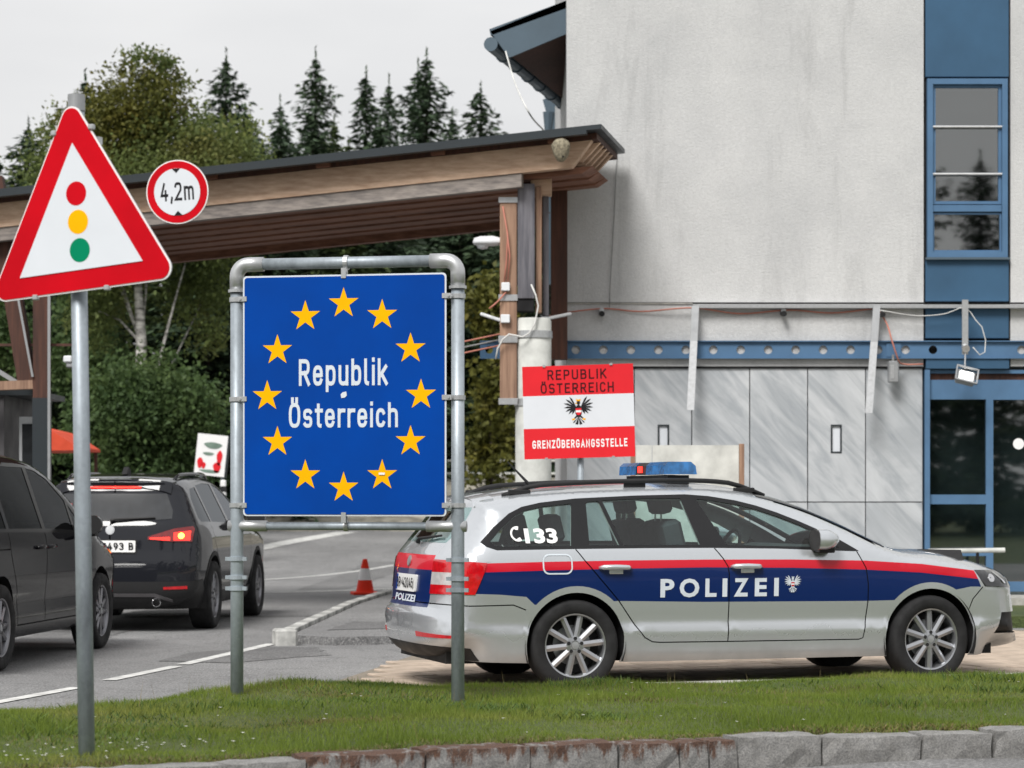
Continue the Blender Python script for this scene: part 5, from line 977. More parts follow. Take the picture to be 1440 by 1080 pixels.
# ================================================================== vehicles
class Shell:
    """closed car shell: half width y as a function of the side view (x forward, z up)"""
    def __init__(s, sil, prof, bottom, n=2.6, ends=(0, 0)):
        S = catmull(sil, .028); s.S = S[:, :2]; s.R = S[:, 2]; s.prof = np.array(prof); s.n = n; s.bottom = bottom
        s.outline = np.vstack([s.S, bottom])
    def q(s, P):
        P = np.asarray(P, float); best = np.full(len(P), 9.)
        A, B = s.S[:-1], s.S[1:]; AB = B-A; L2 = (AB**2).sum(1)
        for i0 in range(0, len(P), 1500):
            p = P[i0:i0+1500]; t = np.clip(((p[:, None, :]-A[None])*AB[None]).sum(2)/L2, 0, 1); d = np.linalg.norm(p[:, None, :]-(A[None]+t[..., None]*AB[None]), axis=2)
            r = s.R[:-1][None]*(1-t)+s.R[1:][None]*t; best[i0:i0+1500] = (d/r).min(1)
        return np.clip(best, 0, 1)
    def W(s, P): return np.interp(P[:, 1], s.prof[:, 0], s.prof[:, 1])*s.wx(P)
    def wx(s, P): return 1.0
    def Y(s, P): P = np.asarray(P, float).reshape(-1, 2); return s.W(P)*(1-(1-s.q(P))**s.n)**(1/s.n)
    def rear(s, y, z, front=False):
        """x on the rear (or front) face for given |y|, z"""
        y = np.abs(np.asarray(y, float)); z = np.asarray(z, float); P = s.S; half = len(P)//2
        sel = P[half:] if front else P[:half]
        zz_ = np.linspace(.15, 1.8, 700)
        if not hasattr(s, '_xr'): s._xr = {}
        if front not in s._xr: s._xr[front] = np.array([(lambda c: (c.max() if front else c.min()) if len(c) else sel[0, 0])(s._cross(sel, v)) for v in zz_])
        xr = np.interp(z, zz_, s._xr[front])
        lo = np.zeros(len(y)); hi = np.full(len(y), .9); sg = -1 if front else 1
        for _ in range(18):
            m = (lo+hi)/2; yy = s.Y(np.stack([xr+sg*m, z], 1)); k = yy < y; lo = np.where(k, m, lo); hi = np.where(k, hi, m)
        return xr+sg*(lo+hi)/2
    def _cross(s, P, z):
        a, b = P[:-1, 1], P[1:, 1]; k = ((a <= z) & (b > z)) | ((a > z) & (b <= z)); t = (z-a[k])/(b[k]-a[k]); return P[:-1, 0][k]+t*(P[1:, 0]-P[:-1, 0])[k]
    def top(s, x, y):
        x = np.asarray(x, float); y = np.abs(np.asarray(y, float)); zr = []
        for xx in np.linspace(-1.2, 4, 0) if hasattr(s, '_zt') else np.linspace(-1.2, 4, 1300):
            a, b = s.S[:-1, 0], s.S[1:, 0]; k = ((a <= xx) & (b > xx)) | ((a > xx) & (b <= xx)); t = (xx-a[k])/(b[k]-a[k]); zr.append((s.S[:-1, 1][k]+t*(s.S[1:, 1]-s.S[:-1, 1])[k]).max() if k.any() else .5)
        if zr: s._zt = np.array(zr)
        zr = np.interp(x, np.linspace(-1.2, 4, 1300), s._zt); lo = np.zeros(len(x)); hi = np.full(len(x), .5)
        for _ in range(18):
            m = (lo+hi)/2; yy = s.Y(np.stack([x, zr-m], 1)); k = yy < y; lo = np.where(k, m, lo); hi = np.where(k, hi, m)
        return zr-(lo+hi)/2
RINGS = [0, .002, .008, .02, .045, .1, .17, .26, .38, .52, .7]
def car_side(sh, arches, polys, lines, grid=.055, lw=.004):
    """triangulates the side view with every outline and gap as exact edges. Returns V2, T, Y"""
    pts = []; ed = []
    def chain(P, closed=False):
        b = len(pts); pts.extend([tuple(p) for p in P]); n = len(P); ed.extend([(b+i, b+i+1) for i in range(n-1)])
        if closed: ed.append((b+n-1, b))
    base = sh.S; Rr = sh.R
    tg = np.gradient(base, axis=0); tg /= np.linalg.norm(tg, axis=1)[:, None]; nr = np.stack([tg[:, 1], -tg[:, 0]], 1)
    for r in RINGS:
        Q = base+nr*(r*Rr)[:, None]; ok = in_poly(Q, sh.outline) if r > 0 else np.ones(len(Q), bool)
        if r > 0: ok &= sh.q(Q) > .96*r
        run = []
        for p, k in zip(Q, ok):
            if k: run.append(p)
            else:
                if len(run) > 1: chain(run)
                run = []
        if len(run) > 1: chain(run)
    chain(resample(np.vstack([sh.S[-1], sh.bottom, sh.S[0]]), .08))
    for (cx, cz, rr) in arches: chain(disc(cx, cz, rr, 56), True); chain(disc(cx, cz, rr+.045, 56), True)
    for pl in polys: chain(resample(pl, .06, True), True)
    for ln in lines:
        L = resample(ln, .05); t = np.gradient(L, axis=0); t /= np.linalg.norm(t, axis=1)[:, None]; m = np.stack([-t[:, 1], t[:, 0]], 1); chain(L+m*lw); chain(L-m*lw)
    x0, x1 = sh.S[:, 0].min(), sh.S[:, 0].max(); z1 = sh.S[:, 1].max()
    G = np.stack(np.meshgrid(np.arange(x0, x1, grid), np.arange(.16, z1, grid*.75)), -1).reshape(-1, 2); G = G[in_poly(G, sh.outline)]; G = G[sh.q(G) > .12]; pts.extend([tuple(p) for p in G])
    V, T = cdt(pts, ed, 2e-4); c = V[T].mean(1); k = in_poly(c, sh.outline)
    for (cx, cz, rr) in arches: k &= np.hypot(c[:, 0]-cx, c[:, 1]-cz) > rr
    T = T[k]; return V, T, sh.Y(V)
class Car:
    def __init__(s, root, sh, arches, polys, lines, lw=.004):
        s.root = root; s.sh = sh; s.V, s.T, s.Yv = car_side(sh, arches, polys, lines, lw=lw); s.c = s.V[s.T].mean(1); s.cq = sh.q(s.c); s.cy = s.Yv[s.T].mean(1)
        P = np.stack([s.V[:, 0], -s.Yv, s.V[:, 1]], 1); s.P = P           # right-hand side (-y)
        fn = np.cross(P[s.T[:, 1]]-P[s.T[:, 0]], P[s.T[:, 2]]-P[s.T[:, 0]]); flip = fn[:, 1] > 0; s.T[flip] = s.T[flip][:, ::-1]; fn[flip] *= -1
        nv = np.zeros_like(P)
        for i in range(3): np.add.at(nv, s.T[:, i], fn)
        nv[s.Yv < 1e-4, 1] = 0; s.Nv = nv/np.maximum(np.linalg.norm(nv, axis=1), 1e-12)[:, None]
        s.line_d = np.full(len(s.c), 9.)
        for ln in lines: s.line_d = np.minimum(s.line_d, dist_line(s.c, ln))
        s.gap = s.line_d < lw
    def part(s, name, mask, mats, mi=None, sides=(-1, 1), parent=None, off=0., joined=False):
        out = []; T = s.T[mask]; u, inv = np.unique(T, return_inverse=True); T2 = inv.reshape(T.shape); vv = []; ff = []; nn = []; mm = []
        if len(T) == 0: print('EMPTY PART', name); return []
        for sd in sides:
            P = s.P[u]+s.Nv[u]*off; Nn = s.Nv[u].copy(); t = T2
            if sd > 0: P = P*[1, -1, 1]; Nn = Nn*[1, -1, 1]; t = T2[:, ::-1]
            if joined: ff.append(t+sum(len(x) for x in vv)); vv.append(P); nn.append(Nn); mm.append(mi[mask] if mi is not None else np.zeros(len(t), int))
            else: out.append(mesh_obj(name, P, t, mats, parent or s.root, mi[mask] if mi is not None else None, smooth=True, normals=Nn))
        if joined: out.append(mesh_obj(name, np.vstack(vv), np.vstack(ff), mats, parent or s.root, np.concatenate(mm), smooth=True, normals=np.vstack(nn)))
        return out
    def patch(s, name, outline, where, mat, parent=None, eps=.004, grid=.06, skirt=.006, holes=()):
        """a thin panel following the shell. where: 'rear' (y,z), 'front' (y,z), 'top' (x,y), 'right' (x,z)"""
        V, T = fill([tuple(p) for p in resample(outline, grid, True)], [[tuple(p) for p in resample(h, grid, True)] for h in holes], grid)
        P = s.map(V, where, eps); n = len(V); fs = [tuple(t) for t in T]; cnt = {}
        Q = s.map(V, where, -skirt)
        for t in T:
            for a, b in ((t[0], t[1]), (t[1], t[2]), (t[2], t[0])): cnt.setdefault((min(a, b), max(a, b)), []).append((a, b))
        for k, l in cnt.items():
            if len(l) == 1: a, b = l[0]; fs.append((b, a, n+a, n+b))
        mb = MB().add(np.vstack([P, Q]), fs); return mb.build(name, mat, parent or s.root, angle=35)
    def map(s, V, where, eps):
        V = np.asarray(V, float); h = .004
        if where == 'rear' or where == 'front':
            f = where == 'front'; g = lambda y, z: s.sh.rear(y, z, f); x = g(V[:, 0], V[:, 1]); P = np.stack([x, V[:, 0], V[:, 1]], 1); dy = (g(V[:, 0]+h, V[:, 1])-g(V[:, 0]-h, V[:, 1]))/(2*h); dz = (g(V[:, 0], V[:, 1]+h)-g(V[:, 0], V[:, 1]-h))/(2*h); sg = 1 if f else -1; nv = np.stack([sg*np.ones(len(V)), -sg*dy, -sg*dz], 1)
        elif where == 'top':
            g = s.sh.top; z = g(V[:, 0], V[:, 1]); P = np.stack([V[:, 0], V[:, 1], z], 1); dx = (g(V[:, 0]+h, V[:, 1])-g(V[:, 0]-h, V[:, 1]))/(2*h); dy = (g(V[:, 0], V[:, 1]+h)-g(V[:, 0], V[:, 1]-h))/(2*h); nv = np.stack([-dx, -dy, np.ones(len(V))], 1)
        else:
            y = s.sh.Y(V); P = np.stack([V[:, 0], -y, V[:, 1]], 1); e = np.array([[h, 0]]); w = np.array([[0, h]]); dx = (s.sh.Y(V+e)-s.sh.Y(V-e))/(2*h); dz = (s.sh.Y(V+w)-s.sh.Y(V-w))/(2*h); nv = np.stack([-dx, -np.ones(len(V)), -dz], 1)
        nv /= np.linalg.norm(nv, axis=1)[:, None]; return P+nv*eps
    def text(s, name, txt, box, where, mat, parent=None, bold=.0, sp=1., eps=.005, mirror=False):
        v, f = text_fit(txt, *box, bold=bold, sp=sp)
        if mirror: v = v*[-1, 1]
        P = s.map(v, where, eps); return mesh_obj(name, P, f, mat, parent or s.root)
    def inner(s, x0, x1, z0, z1, arches, mat, off=.018):
        G = np.stack(np.meshgrid(np.linspace(x0, x1, 40), np.linspace(z0, z1, 10)), -1).reshape(-1, 2); y = s.sh.Y(G)-off; f = []
        for j in range(9):
            for i in range(39):
                c = G[j*40+i:j*40+i+1][0]+[(x1-x0)/78, (z1-z0)/18]
                if all(math.hypot(c[0]-a, c[1]-b) > r+.09 for a, b, r in arches): f.append((j*40+i, j*40+i+1, (j+1)*40+i+1, (j+1)*40+i))
        for sd in (-1, 1): mesh_obj('door_lining', np.stack([G[:, 0], sd*y, G[:, 1]], 1), f, mat, s.root, smooth=True)
def wheel(root, x, y, r, rim, width, side, spokes, mat='alloy', steer=0, twin=True, seed=0):
    """tyre with rim, spokes, bolts and cap; side=-1 is the right-hand side"""
    t = bpy.data.objects.new('wheel', None); COL.objects.link(t); t.parent = root; t.location = (x, y, r); t.rotation_euler = (0, 0, steer); t.empty_display_size = .1; s = side; w = width/2
    ty = MB().lathe([(rim*.97, s*w*.82), (rim*1.03, s*w*.98), (r*.90, s*w*1.06), (r*.965, s*w*.96), (r*.995, s*w*.74), (r, s*w*.3), (r, -s*w*.3), (r*.995, -s*w*.74), (r*.965, -s*w*.96), (r*.88, -s*w*1.05), (rim, -s*w*.9)], axis='y', n=48)
    for q in (-.42, 0, .42): ty.lathe([(r*1.001, w*q-.006), (r*1.004, w*q), (r*1.001, w*q+.006)], axis='y', n=48)
    ty.build('tyre', MT['rubber'], t, angle=45)
    MB().lathe([(rim*.93, s*w*.70), (rim*.955, s*w*.86), (rim*1.0, s*w*.90), (rim*1.015, s*w*.86), (rim*.97, s*w*.7), (rim*.93, -s*w*.7), (rim*.9, -s*w*.7)], axis='y', n=48).build('rim', MT[mat], t, angle=40)
    MB().lathe([(0, s*w*.05), (rim*.62, s*w*.05), (rim*.64, -s*w*.1)], axis='y', n=32).build('brake_disc', MT['sign_back'], t, angle=30); MB().lathe([(rim*.62, -s*w*.0), (rim*.92, -s*w*.2)], axis='y', n=32).build('inner_shadow_plate', MT['black_plastic'], t)
    sp = MB(); yo = s*w*.72; yi = s*w*.80
    for k in range(spokes):
        a0 = 2*math.pi*k/spokes+.1+seed; d = (.055 if k % 2 else -.055) if twin else 0
        r0, r1 = rim*.14, rim*.945; a1 = a0+d
        for (ra, aa, wa, rb, ab, wb) in ((r0, a0-d*.6, .020, r1, a1, .021),):
            ca, sa, cb, sb = math.cos(aa), math.sin(aa), math.cos(ab), math.sin(ab); ta = (-sa, ca); tb = (-sb, cb)
            P = []
            for (rr, cc, ss, tt, ww, yy) in ((ra, ca, sa, ta, wa, yi), (rb, cb, sb, tb, wb, yo)):
                for (kk, dy) in ((-1, -s*.035), (-1, -s*.006), (0, s*.004), (1, -s*.006), (1, -s*.035)): P.append((rr*cc+tt[0]*ww*kk, yy+dy, rr*ss+tt[1]*ww*kk))
            sp.add(P, [(i, i+1, i+6, i+5) for i in range(4)]+[(4, 0, 5, 9)])
    sp.build('spokes', MT[mat], t, angle=50)
    MB().lathe([(rim*.30, s*w*.60), (rim*.29, s*w*.80), (rim*.16, s*w*.86), (rim*.15, s*w*.80), (0, s*w*.80)], axis='y', n=30).build('hub', MT[mat], t, angle=40); MB().lathe([(rim*.125, s*w*.80), (rim*.12, s*w*.87), (0, s*w*.89)], axis='y', n=24).build('hub_cap', MT['sign_back'], t, angle=40)
    for k in range(5): a = 2*math.pi*k/5+.3; MB().tube([(rim*.22*math.cos(a), s*w*.83, rim*.22*math.sin(a)), (rim*.22*math.cos(a), s*w*.862, rim*.22*math.sin(a))], .013, 10).build('wheel_bolt', MT['black_plastic'], t)
    return t
def arch_liner(root, x, r, zc, y0, y1):
    mb = MB(); n = 24; vs = []
    for k in range(n+1):
        a = -.35+(math.pi+.7)*k/n
        for y in (y0, y1): vs.append((x+r*math.cos(a), y, zc+r*math.sin(a)))
    mb.add(vs, [(2*k, 2*k+1, 2*k+3, 2*k+2) for k in range(n)]); m = len(vs); mb.add(vs[1::2]+[(x, y1, zc)], [(k, k+1, n+1) for k in range(n)]); return mb.build('wheel_arch', MT['black_plastic'], root)
def rear_plate(cr, txt, box, par):
    V, f, lf = sign_text(txt, *box, t=.17, gap=.2); V = V*[-1, 1]; P = cr.map(V, 'rear', .0165); P[:, 0] = P[:, 0].min()-lf*.0003-.001; mesh_obj('plate_number', P, f, MT['sign_black'], par)
def seat(root, x, y, z, w=.5, back=.62, tilt=.25, head=True, mat='seat'):
    mb = MB().box((x+.22, y, z), (.5, w, .16), bev=.05); rt_ = Matrix.Rotation(-tilt, 3, 'Y'); mb.box(Vector((x-.02, y, z+.05))+rt_ @ Vector((0, 0, back/2)), (.14, w*.96, back), rot=rt_, bev=.05); o = mb.build('seat', MT[mat], root, smooth=False)
    if head:
        c = Vector((x-.02, y, z+.05))+rt_ @ Vector((0.02, 0, back+.14)); MB().box(c, (.10, .27, .19), rot=rt_, bev=.045).build('headrest', MT[mat], root)
        for s in (-.06, .06): MB().tube([c+Vector((0, s, -.05)), c+Vector((0, s, -.17))], .007, 6).build('headrest_rod', MT['chrome'], root)
def mirror(root, x, y, z, sd, mat, sx=.19, sz=.15):
    """door mirror: rounded housing, dark lower half, arm, glass"""
    mb = MB(); n = 14; m = 8; vs = []
    for j in range(m+1):
        u = j/m; rr = math.sin(math.pi*min(.5, .06+u*.62))**.6
        for k in range(n): a = 2*math.pi*k/n; ca, sa = math.cos(a), math.sin(a); e = lambda v: math.copysign(abs(v)**.7, v); vs.append((x+.09-.17*u*1.0, y+sd*(.10*e(ca)*rr+.02), z+sz/2*e(sa)*rr))
    mb.add(vs, [(j*n+k, j*n+(k+1) % n, (j+1)*n+(k+1) % n, (j+1)*n+k) for j in range(m) for k in range(n)]+[tuple(range(n))]); o = mb.build('door_mirror', MT[mat], root, angle=60)
    MB().add([(x-.081, v[1], v[2]) for v in vs[-n:]], [tuple(range(n))]).build('mirror_glass', MT['black_plastic'], o); MB().bb((x-.06, y-sd*.08, z-sz*.62), (x+.06, y+sd*.06, z-sz*.38), bev=.015).build('mirror_foot', MT['black_plastic'], o)
# ------------------------------------------------------------------ the police estate car
pc = thing('police_car', 'silver police estate car with red and blue side stripes parked before the building', 'car', (.18, 17.91, 0), R_(17))
SIL = [(-.80, .215, .30), (-.93, .235, .30), (-1.015, .33, .34), (-1.035, .46, .36), (-1.025, .545, .36), (-.985, .60, .36), (-.97, .70, .36), (-.955, .82, .34), (-.93, .93, .30), (-.855, 1.03, .26), (-.74, 1.17, .22), (-.665, 1.275, .16), (-.655, 1.315, .13), (-.56, 1.345, .13), (-.25, 1.395, .13), (.15, 1.428, .13), (.55, 1.445, .13), (.9, 1.447, .13), (1.2, 1.432, .13), (1.5, 1.385, .14), (1.8, 1.298, .15), (2.1, 1.172, .16), (2.36, 1.045, .16), (2.5, .992, .15), (2.7, .972, .15), (2.95, .935, .16), (3.2, .878, .19), (3.40, .81, .26), (3.49, .73, .36), (3.53, .62, .42), (3.555, .50, .43), (3.565, .38, .43), (3.585, .27, .40), (3.56, .225, .40), (3.3, .195, .36)]
PROF = [(.15, .80), (.20, .845), (.26, .872), (.325, .880), (.335, .879), (.385, .893), (.415, .895), (.44, .884), (.47, .882), (.56, .893), (.68, .903), (.80, .907), (.865, .905), (.88, .900), (.93, .893), (.975, .878), (1.0, .866), (1.36, .672), (1.5, .60)]
psh = Shell(SIL, PROF, np.array([(3.1, .19), (2.3, .20), (.35, .195), (-.35, .20)]), 2.7)
psh.wx = lambda P: 1-.035*sm(2.3, 3.5, P[:, 0])-.03*(1-sm(-1.1, -.2, P[:, 0]))
HZ = .316; ARCH = [(0, HZ+.012, .352), (2.68, HZ+.012, .352)]
BAND = [(-.665, 1.027), (-.63, .995), (-.56, .972), (-.3, .975), (.0, .978), (.5, .981), (1.0, .980), (1.5, .972), (2.08, .95), (2.12, .952), (1.99, 1.03), (1.87, 1.09), (1.7, 1.166), (1.543, 1.228), (1.4, 1.275), (1.25, 1.312), (1.05, 1.343), (.88, 1.355), (.5, 1.346), (.055, 1.325), (-.2, 1.297), (-.34, 1.268), (-.44, 1.222), (-.56, 1.13)]
QG = [(-.60, 1.035), (-.57, 1.005), (-.52, .997), (-.03, 1.0), (.022, 1.29), (-.18, 1.27), (-.32, 1.242), (-.40, 1.205), (-.52, 1.11)]
FXG = [(.105, 1.003), (.322, 1.003), (.222, 1.308), (.15, 1.303), (.13, 1.29)]
RDG = [(.352, 1.003), (.918, 1.003), (.835, 1.325), (.6, 1.325), (.252, 1.312)]
FDG = [(1.118, 1.0), (1.97, .978), (1.86, 1.062), (1.7, 1.137), (1.543, 1.198), (1.4, 1.245), (1.25, 1.282), (1.05, 1.313), (.965, 1.320), (.955, 1.315)]
GAPR = [(0.0, .977), (.06, .90), (.16, .785), (.308, .619), (.43, .45), (.50, .365), (.56, .333), (.62, .328), (1.12, .326)]
GAPB = [(1.02, .980), (1.08, .905), (1.112, .85), (1.12, .80), (1.122, .6), (1.12, .326)]
GAPF = [(1.12, .326), (2.0, .325), (2.12, .325), (2.152, .335), (2.168, .45), (2.184, .60), (2.183, .72), (2.165, .83), (2.10, .951)]
GFEND = [(2.184, .60), (2.33, .60)]
RED = [(-.638, .885), (-.655, .824), (-.2, .834), (.3, .842), (.95, .846), (1.6, .838), (2.166, .82), (2.6, .795), (3.06, .744), (3.03, .806), (2.6, .857), (2.166, .884), (1.6, .896), (.95, .900), (.3, .898), (-.2, .893)]
BLUE = [(-.655, .824), (-.715, .678), (-.55, .672), (-.36, .655), (-.30, .60), (.30, .619), (.95, .605), (2.16, .597), (2.40, .60), (2.6, .62), (3.0, .69), (3.085, .688), (3.06, .744), (2.6, .795), (2.166, .82), (1.6, .838), (.95, .846), (.3, .842), (-.2, .834)]
TLAMP = [(-.637, .887), (-.655, .824), (-.717, .672), (-1.2, .668), (-1.2, .905), (-.9, .905)]; TL2 = [(-.80, .82), (-.82, .735), (-1.2, .735), (-1.2, .82)]
HLAMP = [(3.035, .808), (3.115, .69), (3.6, .665), (3.6, .775), (3.34, .80)]
LIPS = []
TG1 = [(-1.2, .935), (-.85, .935), (-.85, .832), (-1.2, .832)]; TG2 = [(-1.2, .832), (-.85, .832), (-.85, .575), (-1.2, .575)]
BUMP = [(-1.2, .215), (-.66, .215), (-.72, .30), (-1.2, .335)]
GRL = [(3.27, .50), (3.7, .50), (3.7, .345), (3.235, .345)]
BLINE = [(-1.05, .61), (-.75, .595), (-.45, .60), (-.36, .565)]; FLINE = [(3.1, .688), (3.02, .60), (2.99, .52)]
car = Car(pc, psh, ARCH, [BAND, QG, FXG, RDG, FDG, RED, BLUE, TLAMP, TL2, HLAMP, TG1, TG2, BUMP, GRL], [GAPR, GAPB, GAPF, BLINE, FLINE])
c = car.c; I = lambda p: in_poly(c, p); q = car.cq
lip = np.zeros(len(c), bool)
for (ax, az, ar) in ARCH: lip |= np.hypot(c[:, 0]-ax, c[:, 1]-az) < ar+.045
bigl = np.zeros(len(c), bool)
for (ax, az, ar) in ARCH: bigl |= np.hypot(c[:, 0]-ax, c[:, 1]-az) < ar+.045
glass = I(QG) | I(FXG) | I(RDG) | I(FDG); trim = I(BAND) & ~glass; tl = I(TLAMP) & (q > .1); hl = I(HLAMP) & (q > .02) ; grl = I(GRL) & (q > .008); bump = I(BUMP)
gate = (q <= .1) & (c[:, 0] < -.8); mi = np.zeros(len(c), int); mi[I(RED) & ~bigl] = 1; mi[I(BLUE) & ~bigl] = 2; mi[gate & I(TG1)] = 1; mi[gate & I(TG2)] = 2; PM = [MT['silver'], MT['car_red'], MT['car_blue']]
wsh = (c[:, 0] > 1.56) & (c[:, 0] < 2.28) & (c[:, 1] > 1.0) & (q < .518); rwh = (c[:, 0] < -.5) & (c[:, 1] > 1.05) & (c[:, 1] < 1.235) & (car.cy < .46)
special = glass | trim | tl | hl | grl | bump | car.gap | wsh | rwh
rd = in_poly(c, GAPR+GAPB[::-1][:-1]+[(0, .979)]) & ~special; fd = in_poly(c, GAPF+[(2.1, .96), (1.02, .985)]+GAPB) & ~special & ~rd
tg = gate & (c[:, 1] > .60) & ~special; body = ~special & ~rd & ~fd & ~tg
car.part('body', body, PM, mi, joined=True); car.part('tailgate', tg, PM, mi, joined=True); d1 = car.part('rear_door', rd, PM, mi); d2 = car.part('front_door', fd, PM, mi)
car.part('window_trim', trim, [MT['gloss_black']]); gl_ = []
car.part('cabin_lining', (body | trim | tg) & (c[:, 1] > 1.0) & (c[:, 0] < 2.0) & ~glass, [MT['headliner']], off=-.02, joined=True)
for nm, pl in (('quarter_pane', QG), ('fixed_pane', FXG), ('rear_door_pane', RDG), ('front_door_pane', FDG)): gl_.append(car.part(nm, I(pl) & ~car.gap, [MT['glass']], off=-.004))
lam = np.where(I(TL2) , 1, 0); car.part('tail_lamp', tl, [MT['lamp_red'], MT['lamp_white']], lam, off=.006); car.part('headlight', hl, [MT['lamp_dark']], off=.004); car.part('grille', grl, [MT['black_plastic']], joined=True, off=-.012); car.part('lower_bumper', bump, [MT['black_plastic']], joined=True, off=.003)
car.inner(-.45, 3.05, .24, .95, ARCH, MT['black_plastic'])
# lettering and marks on the doors, the quarter pane and the tailgate
for k, (a, b) in enumerate(((.609, .712), (.750, .897), (.942, 1.026), (1.070, 1.106), (1.156, 1.264), (1.313, 1.404), (1.459, 1.494))):
    car.text('lettering', 'POLIZEI'[k], (a, .640, b, .768), 'right', MT['letter_grey'], d1[0] if k < 4 else d2[0], bold=.035, eps=.003)
emblem(d2[0], lambda u, v, t: tuple(car.map([(1.60+u, .722+v)], 'right', .003+t)[0]), .115, {'k': 'letter_grey', 'y': 'letter_grey', 'r': 'sign_red', 'w': 'sign_white'})
car.text('emergency_number', '133', (-.352, 1.018, -.118, 1.118), 'right', MT['sign_white'], gl_[0][0], bold=.04, eps=.003)
V_, T_ = fill(phone(-.40, 1.082, .052)); mesh_obj('phone_symbol', car.map(V_, 'right', .003), T_, MT['sign_white'], gl_[0][0])
V_, T_ = fill(rrect(-.245, .806, -.03, .945, .045), [rrect(-.235, .816, -.04, .935, .038)]); mesh_obj('fuel_flap', car.map(V_, 'right', .003), T_, MT['letter_grey'], pc)
rw = [(-.52, 1.02), (.52, 1.02), (.56, 1.10), (.52, 1.262), (-.52, 1.262), (-.56, 1.10)]
car.patch('rear_window', rw, 'rear', MT['glass'], eps=.003)
MB().tube([car.map([(-.02, 1.005)], 'rear', .02)[0], car.map([(-.05, 1.02)], 'rear', .035)[0], car.map([(-.42, 1.055)], 'rear', .02)[0]], [.018, .012, .008], 8).build('rear_wiper', MT['black_plastic'], pc)
pl_ = car.patch('number_plate', rrect(-.26, .672, .26, .792, .01), 'rear', MT['plate'], eps=.014, grid=.13); car.patch('plate_strip', [(.215, .678), (.255, .678), (.255, .786), (.215, .786)], 'rear', MT['sign_blue'], parent=pl_, eps=.0155)
rear_plate(car, 'BP·42045', (-.20, .697, .24, .768), pl_); car.text('lettering', 'POLIZEI', (-.27, .602, .27, .652), 'rear', MT['letter_grey'], pc, bold=.03, eps=.005, mirror=True)
car.patch('badge', disc(0, .885, .036, 20), 'rear', MT['sign_back'], eps=.010, grid=.03); car.patch('headlight_strip', [(3.20, .79), (3.285, .71), (3.305, .71), (3.225, .79)], 'right', MT['chrome'], eps=.007, grid=.03); car.patch('headlight_lens', disc(3.17, .748, .028, 18), 'right', MT['chrome'], eps=.007, grid=.03)
for s in (-1, 1): car.patch('reflector', [(s*.42, .375), (s*.80, .375), (s*.82, .395), (s*.42, .41)], 'rear', MT['lamp_red'], eps=.004)
car.patch('spoiler', [(-.6, -.54), (.6, -.54), (.6, -.655), (-.6, -.655)] and [(-.63, -.56), (-.63, .56), (-.50, .58), (-.50, -.58)], 'top', MT['silver'], eps=.010)
for s in (-1, 1):
    xs_r = np.linspace(-.42, 1.55, 22); yr = np.interp(xs_r, [-.42, .6, 1.55], [.52, .56, .50])*s; zr = car.sh.top(xs_r, yr); hgt = .045*np.clip(np.minimum((xs_r+.42)/.22, (1.55-xs_r)/.25), 0, 1)
    MB().tube([(x, y, z+h) for x, y, z, h in zip(xs_r, yr, zr, hgt)], .017, 8).build('roof_rail', MT['black_plastic'], pc, smooth=True)
    for xf in (-.3, .55, 1.38): zz = float(car.sh.top([xf], [.545])[0]); MB().box((xf, s*.54, zz+.015), (.16, .024, .035), bev=.01).build('rail_foot', MT['black_plastic'], pc)
zb_ = float(car.sh.top([.9], [0.])[0])
lb_ = MB(); prof2 = [(-.125, .02), (-.12, .085), (-.09, .11), (.08, .11), (.115, .08), (.125, .02)]
def barseg(name, y0, y1, mat, k=1.0): mb = MB(); mb.prism([(.92+a*k, zb_+.03+b*k) for a, b in prof2], y0, y1, 'xz'); return mb.build(name, mat, pc)
barseg('light_bar', -.48, -.10, MT['bar_blue']); barseg('light_bar', .12, .48, MT['bar_blue']); cm = barseg('light_bar_centre', -.098, .118, MT['black_plastic'], .98); MB().bb((.788, -.03, zb_+.065), (.796, .05, zb_+.11)).build('red_lamp', MT['lamp_lit'], cm)
MB().bb((.84, -.44, zb_-.02), (1.0, .44, zb_+.045)).build('light_bar_mount', MT['black_plastic'], pc)
MB().tube([(-.08, 0, zb_-.035), (-.06, 0, zb_-.02), (-.22, 0, zb_+.14)], [.03, .012, .004], 8).build('antenna', MT['black_plastic'], pc)
wsh = [(1.42, -.58), (1.42, .58), (2.36, .70), (2.36, -.70)]; car.patch('windscreen', [(1.46, -.615), (1.46, .615), (1.9, .69), (2.34, .775), (2.34, -.775), (1.9, -.69)], 'top', MT['glass'], eps=.003); car.patch('windscreen_frit', [(1.44, -.625), (1.44, .625), (1.9, .70), (2.36, .785), (2.36, -.785), (1.9, -.70)], 'top', MT['gloss_black'], eps=.0045, grid=.05, holes=[[(1.52, -.565), (1.52, .565), (1.9, .635), (2.27, .70), (2.27, -.70), (1.9, -.635)]])
for s in (-1, 1):
    mirror(pc, 1.83, s*.93, 1.035, s, 'silver')
    for x0, par in ((.165, d1), (1.138, d2)):
        y0 = float(car.sh.Y([(x0+.11, .845)])[0]); p = [(x0, s*(y0+.002), .848), (x0+.02, s*(y0+.03), .852), (x0+.11, s*(y0+.036), .853), (x0+.2, s*(y0+.03), .850), (x0+.222, s*(y0+.002), .846)]; MB().tube(p, [.014, .018, .019, .018, .014], 10).build('door_handle', MT['silver'], par[0 if s < 0 else 1], smooth=True)
        MB().box((x0+.12, s*(y0+.001), .828), (.10, .012, .045), bev=.005).build('handle_recess', MT['silver'], par[0 if s < 0 else 1])
    for (ax, az, ar) in ARCH: arch_liner(pc, ax, ar+.012, az, s*.885, s*.52)
    wheel(pc, 0, s*.782, HZ, .220, .205, s, 10, twin=False); wheel(pc, 2.68, s*.785, HZ, .220, .205, s, 10, steer=R_(6), twin=False, seed=.22)
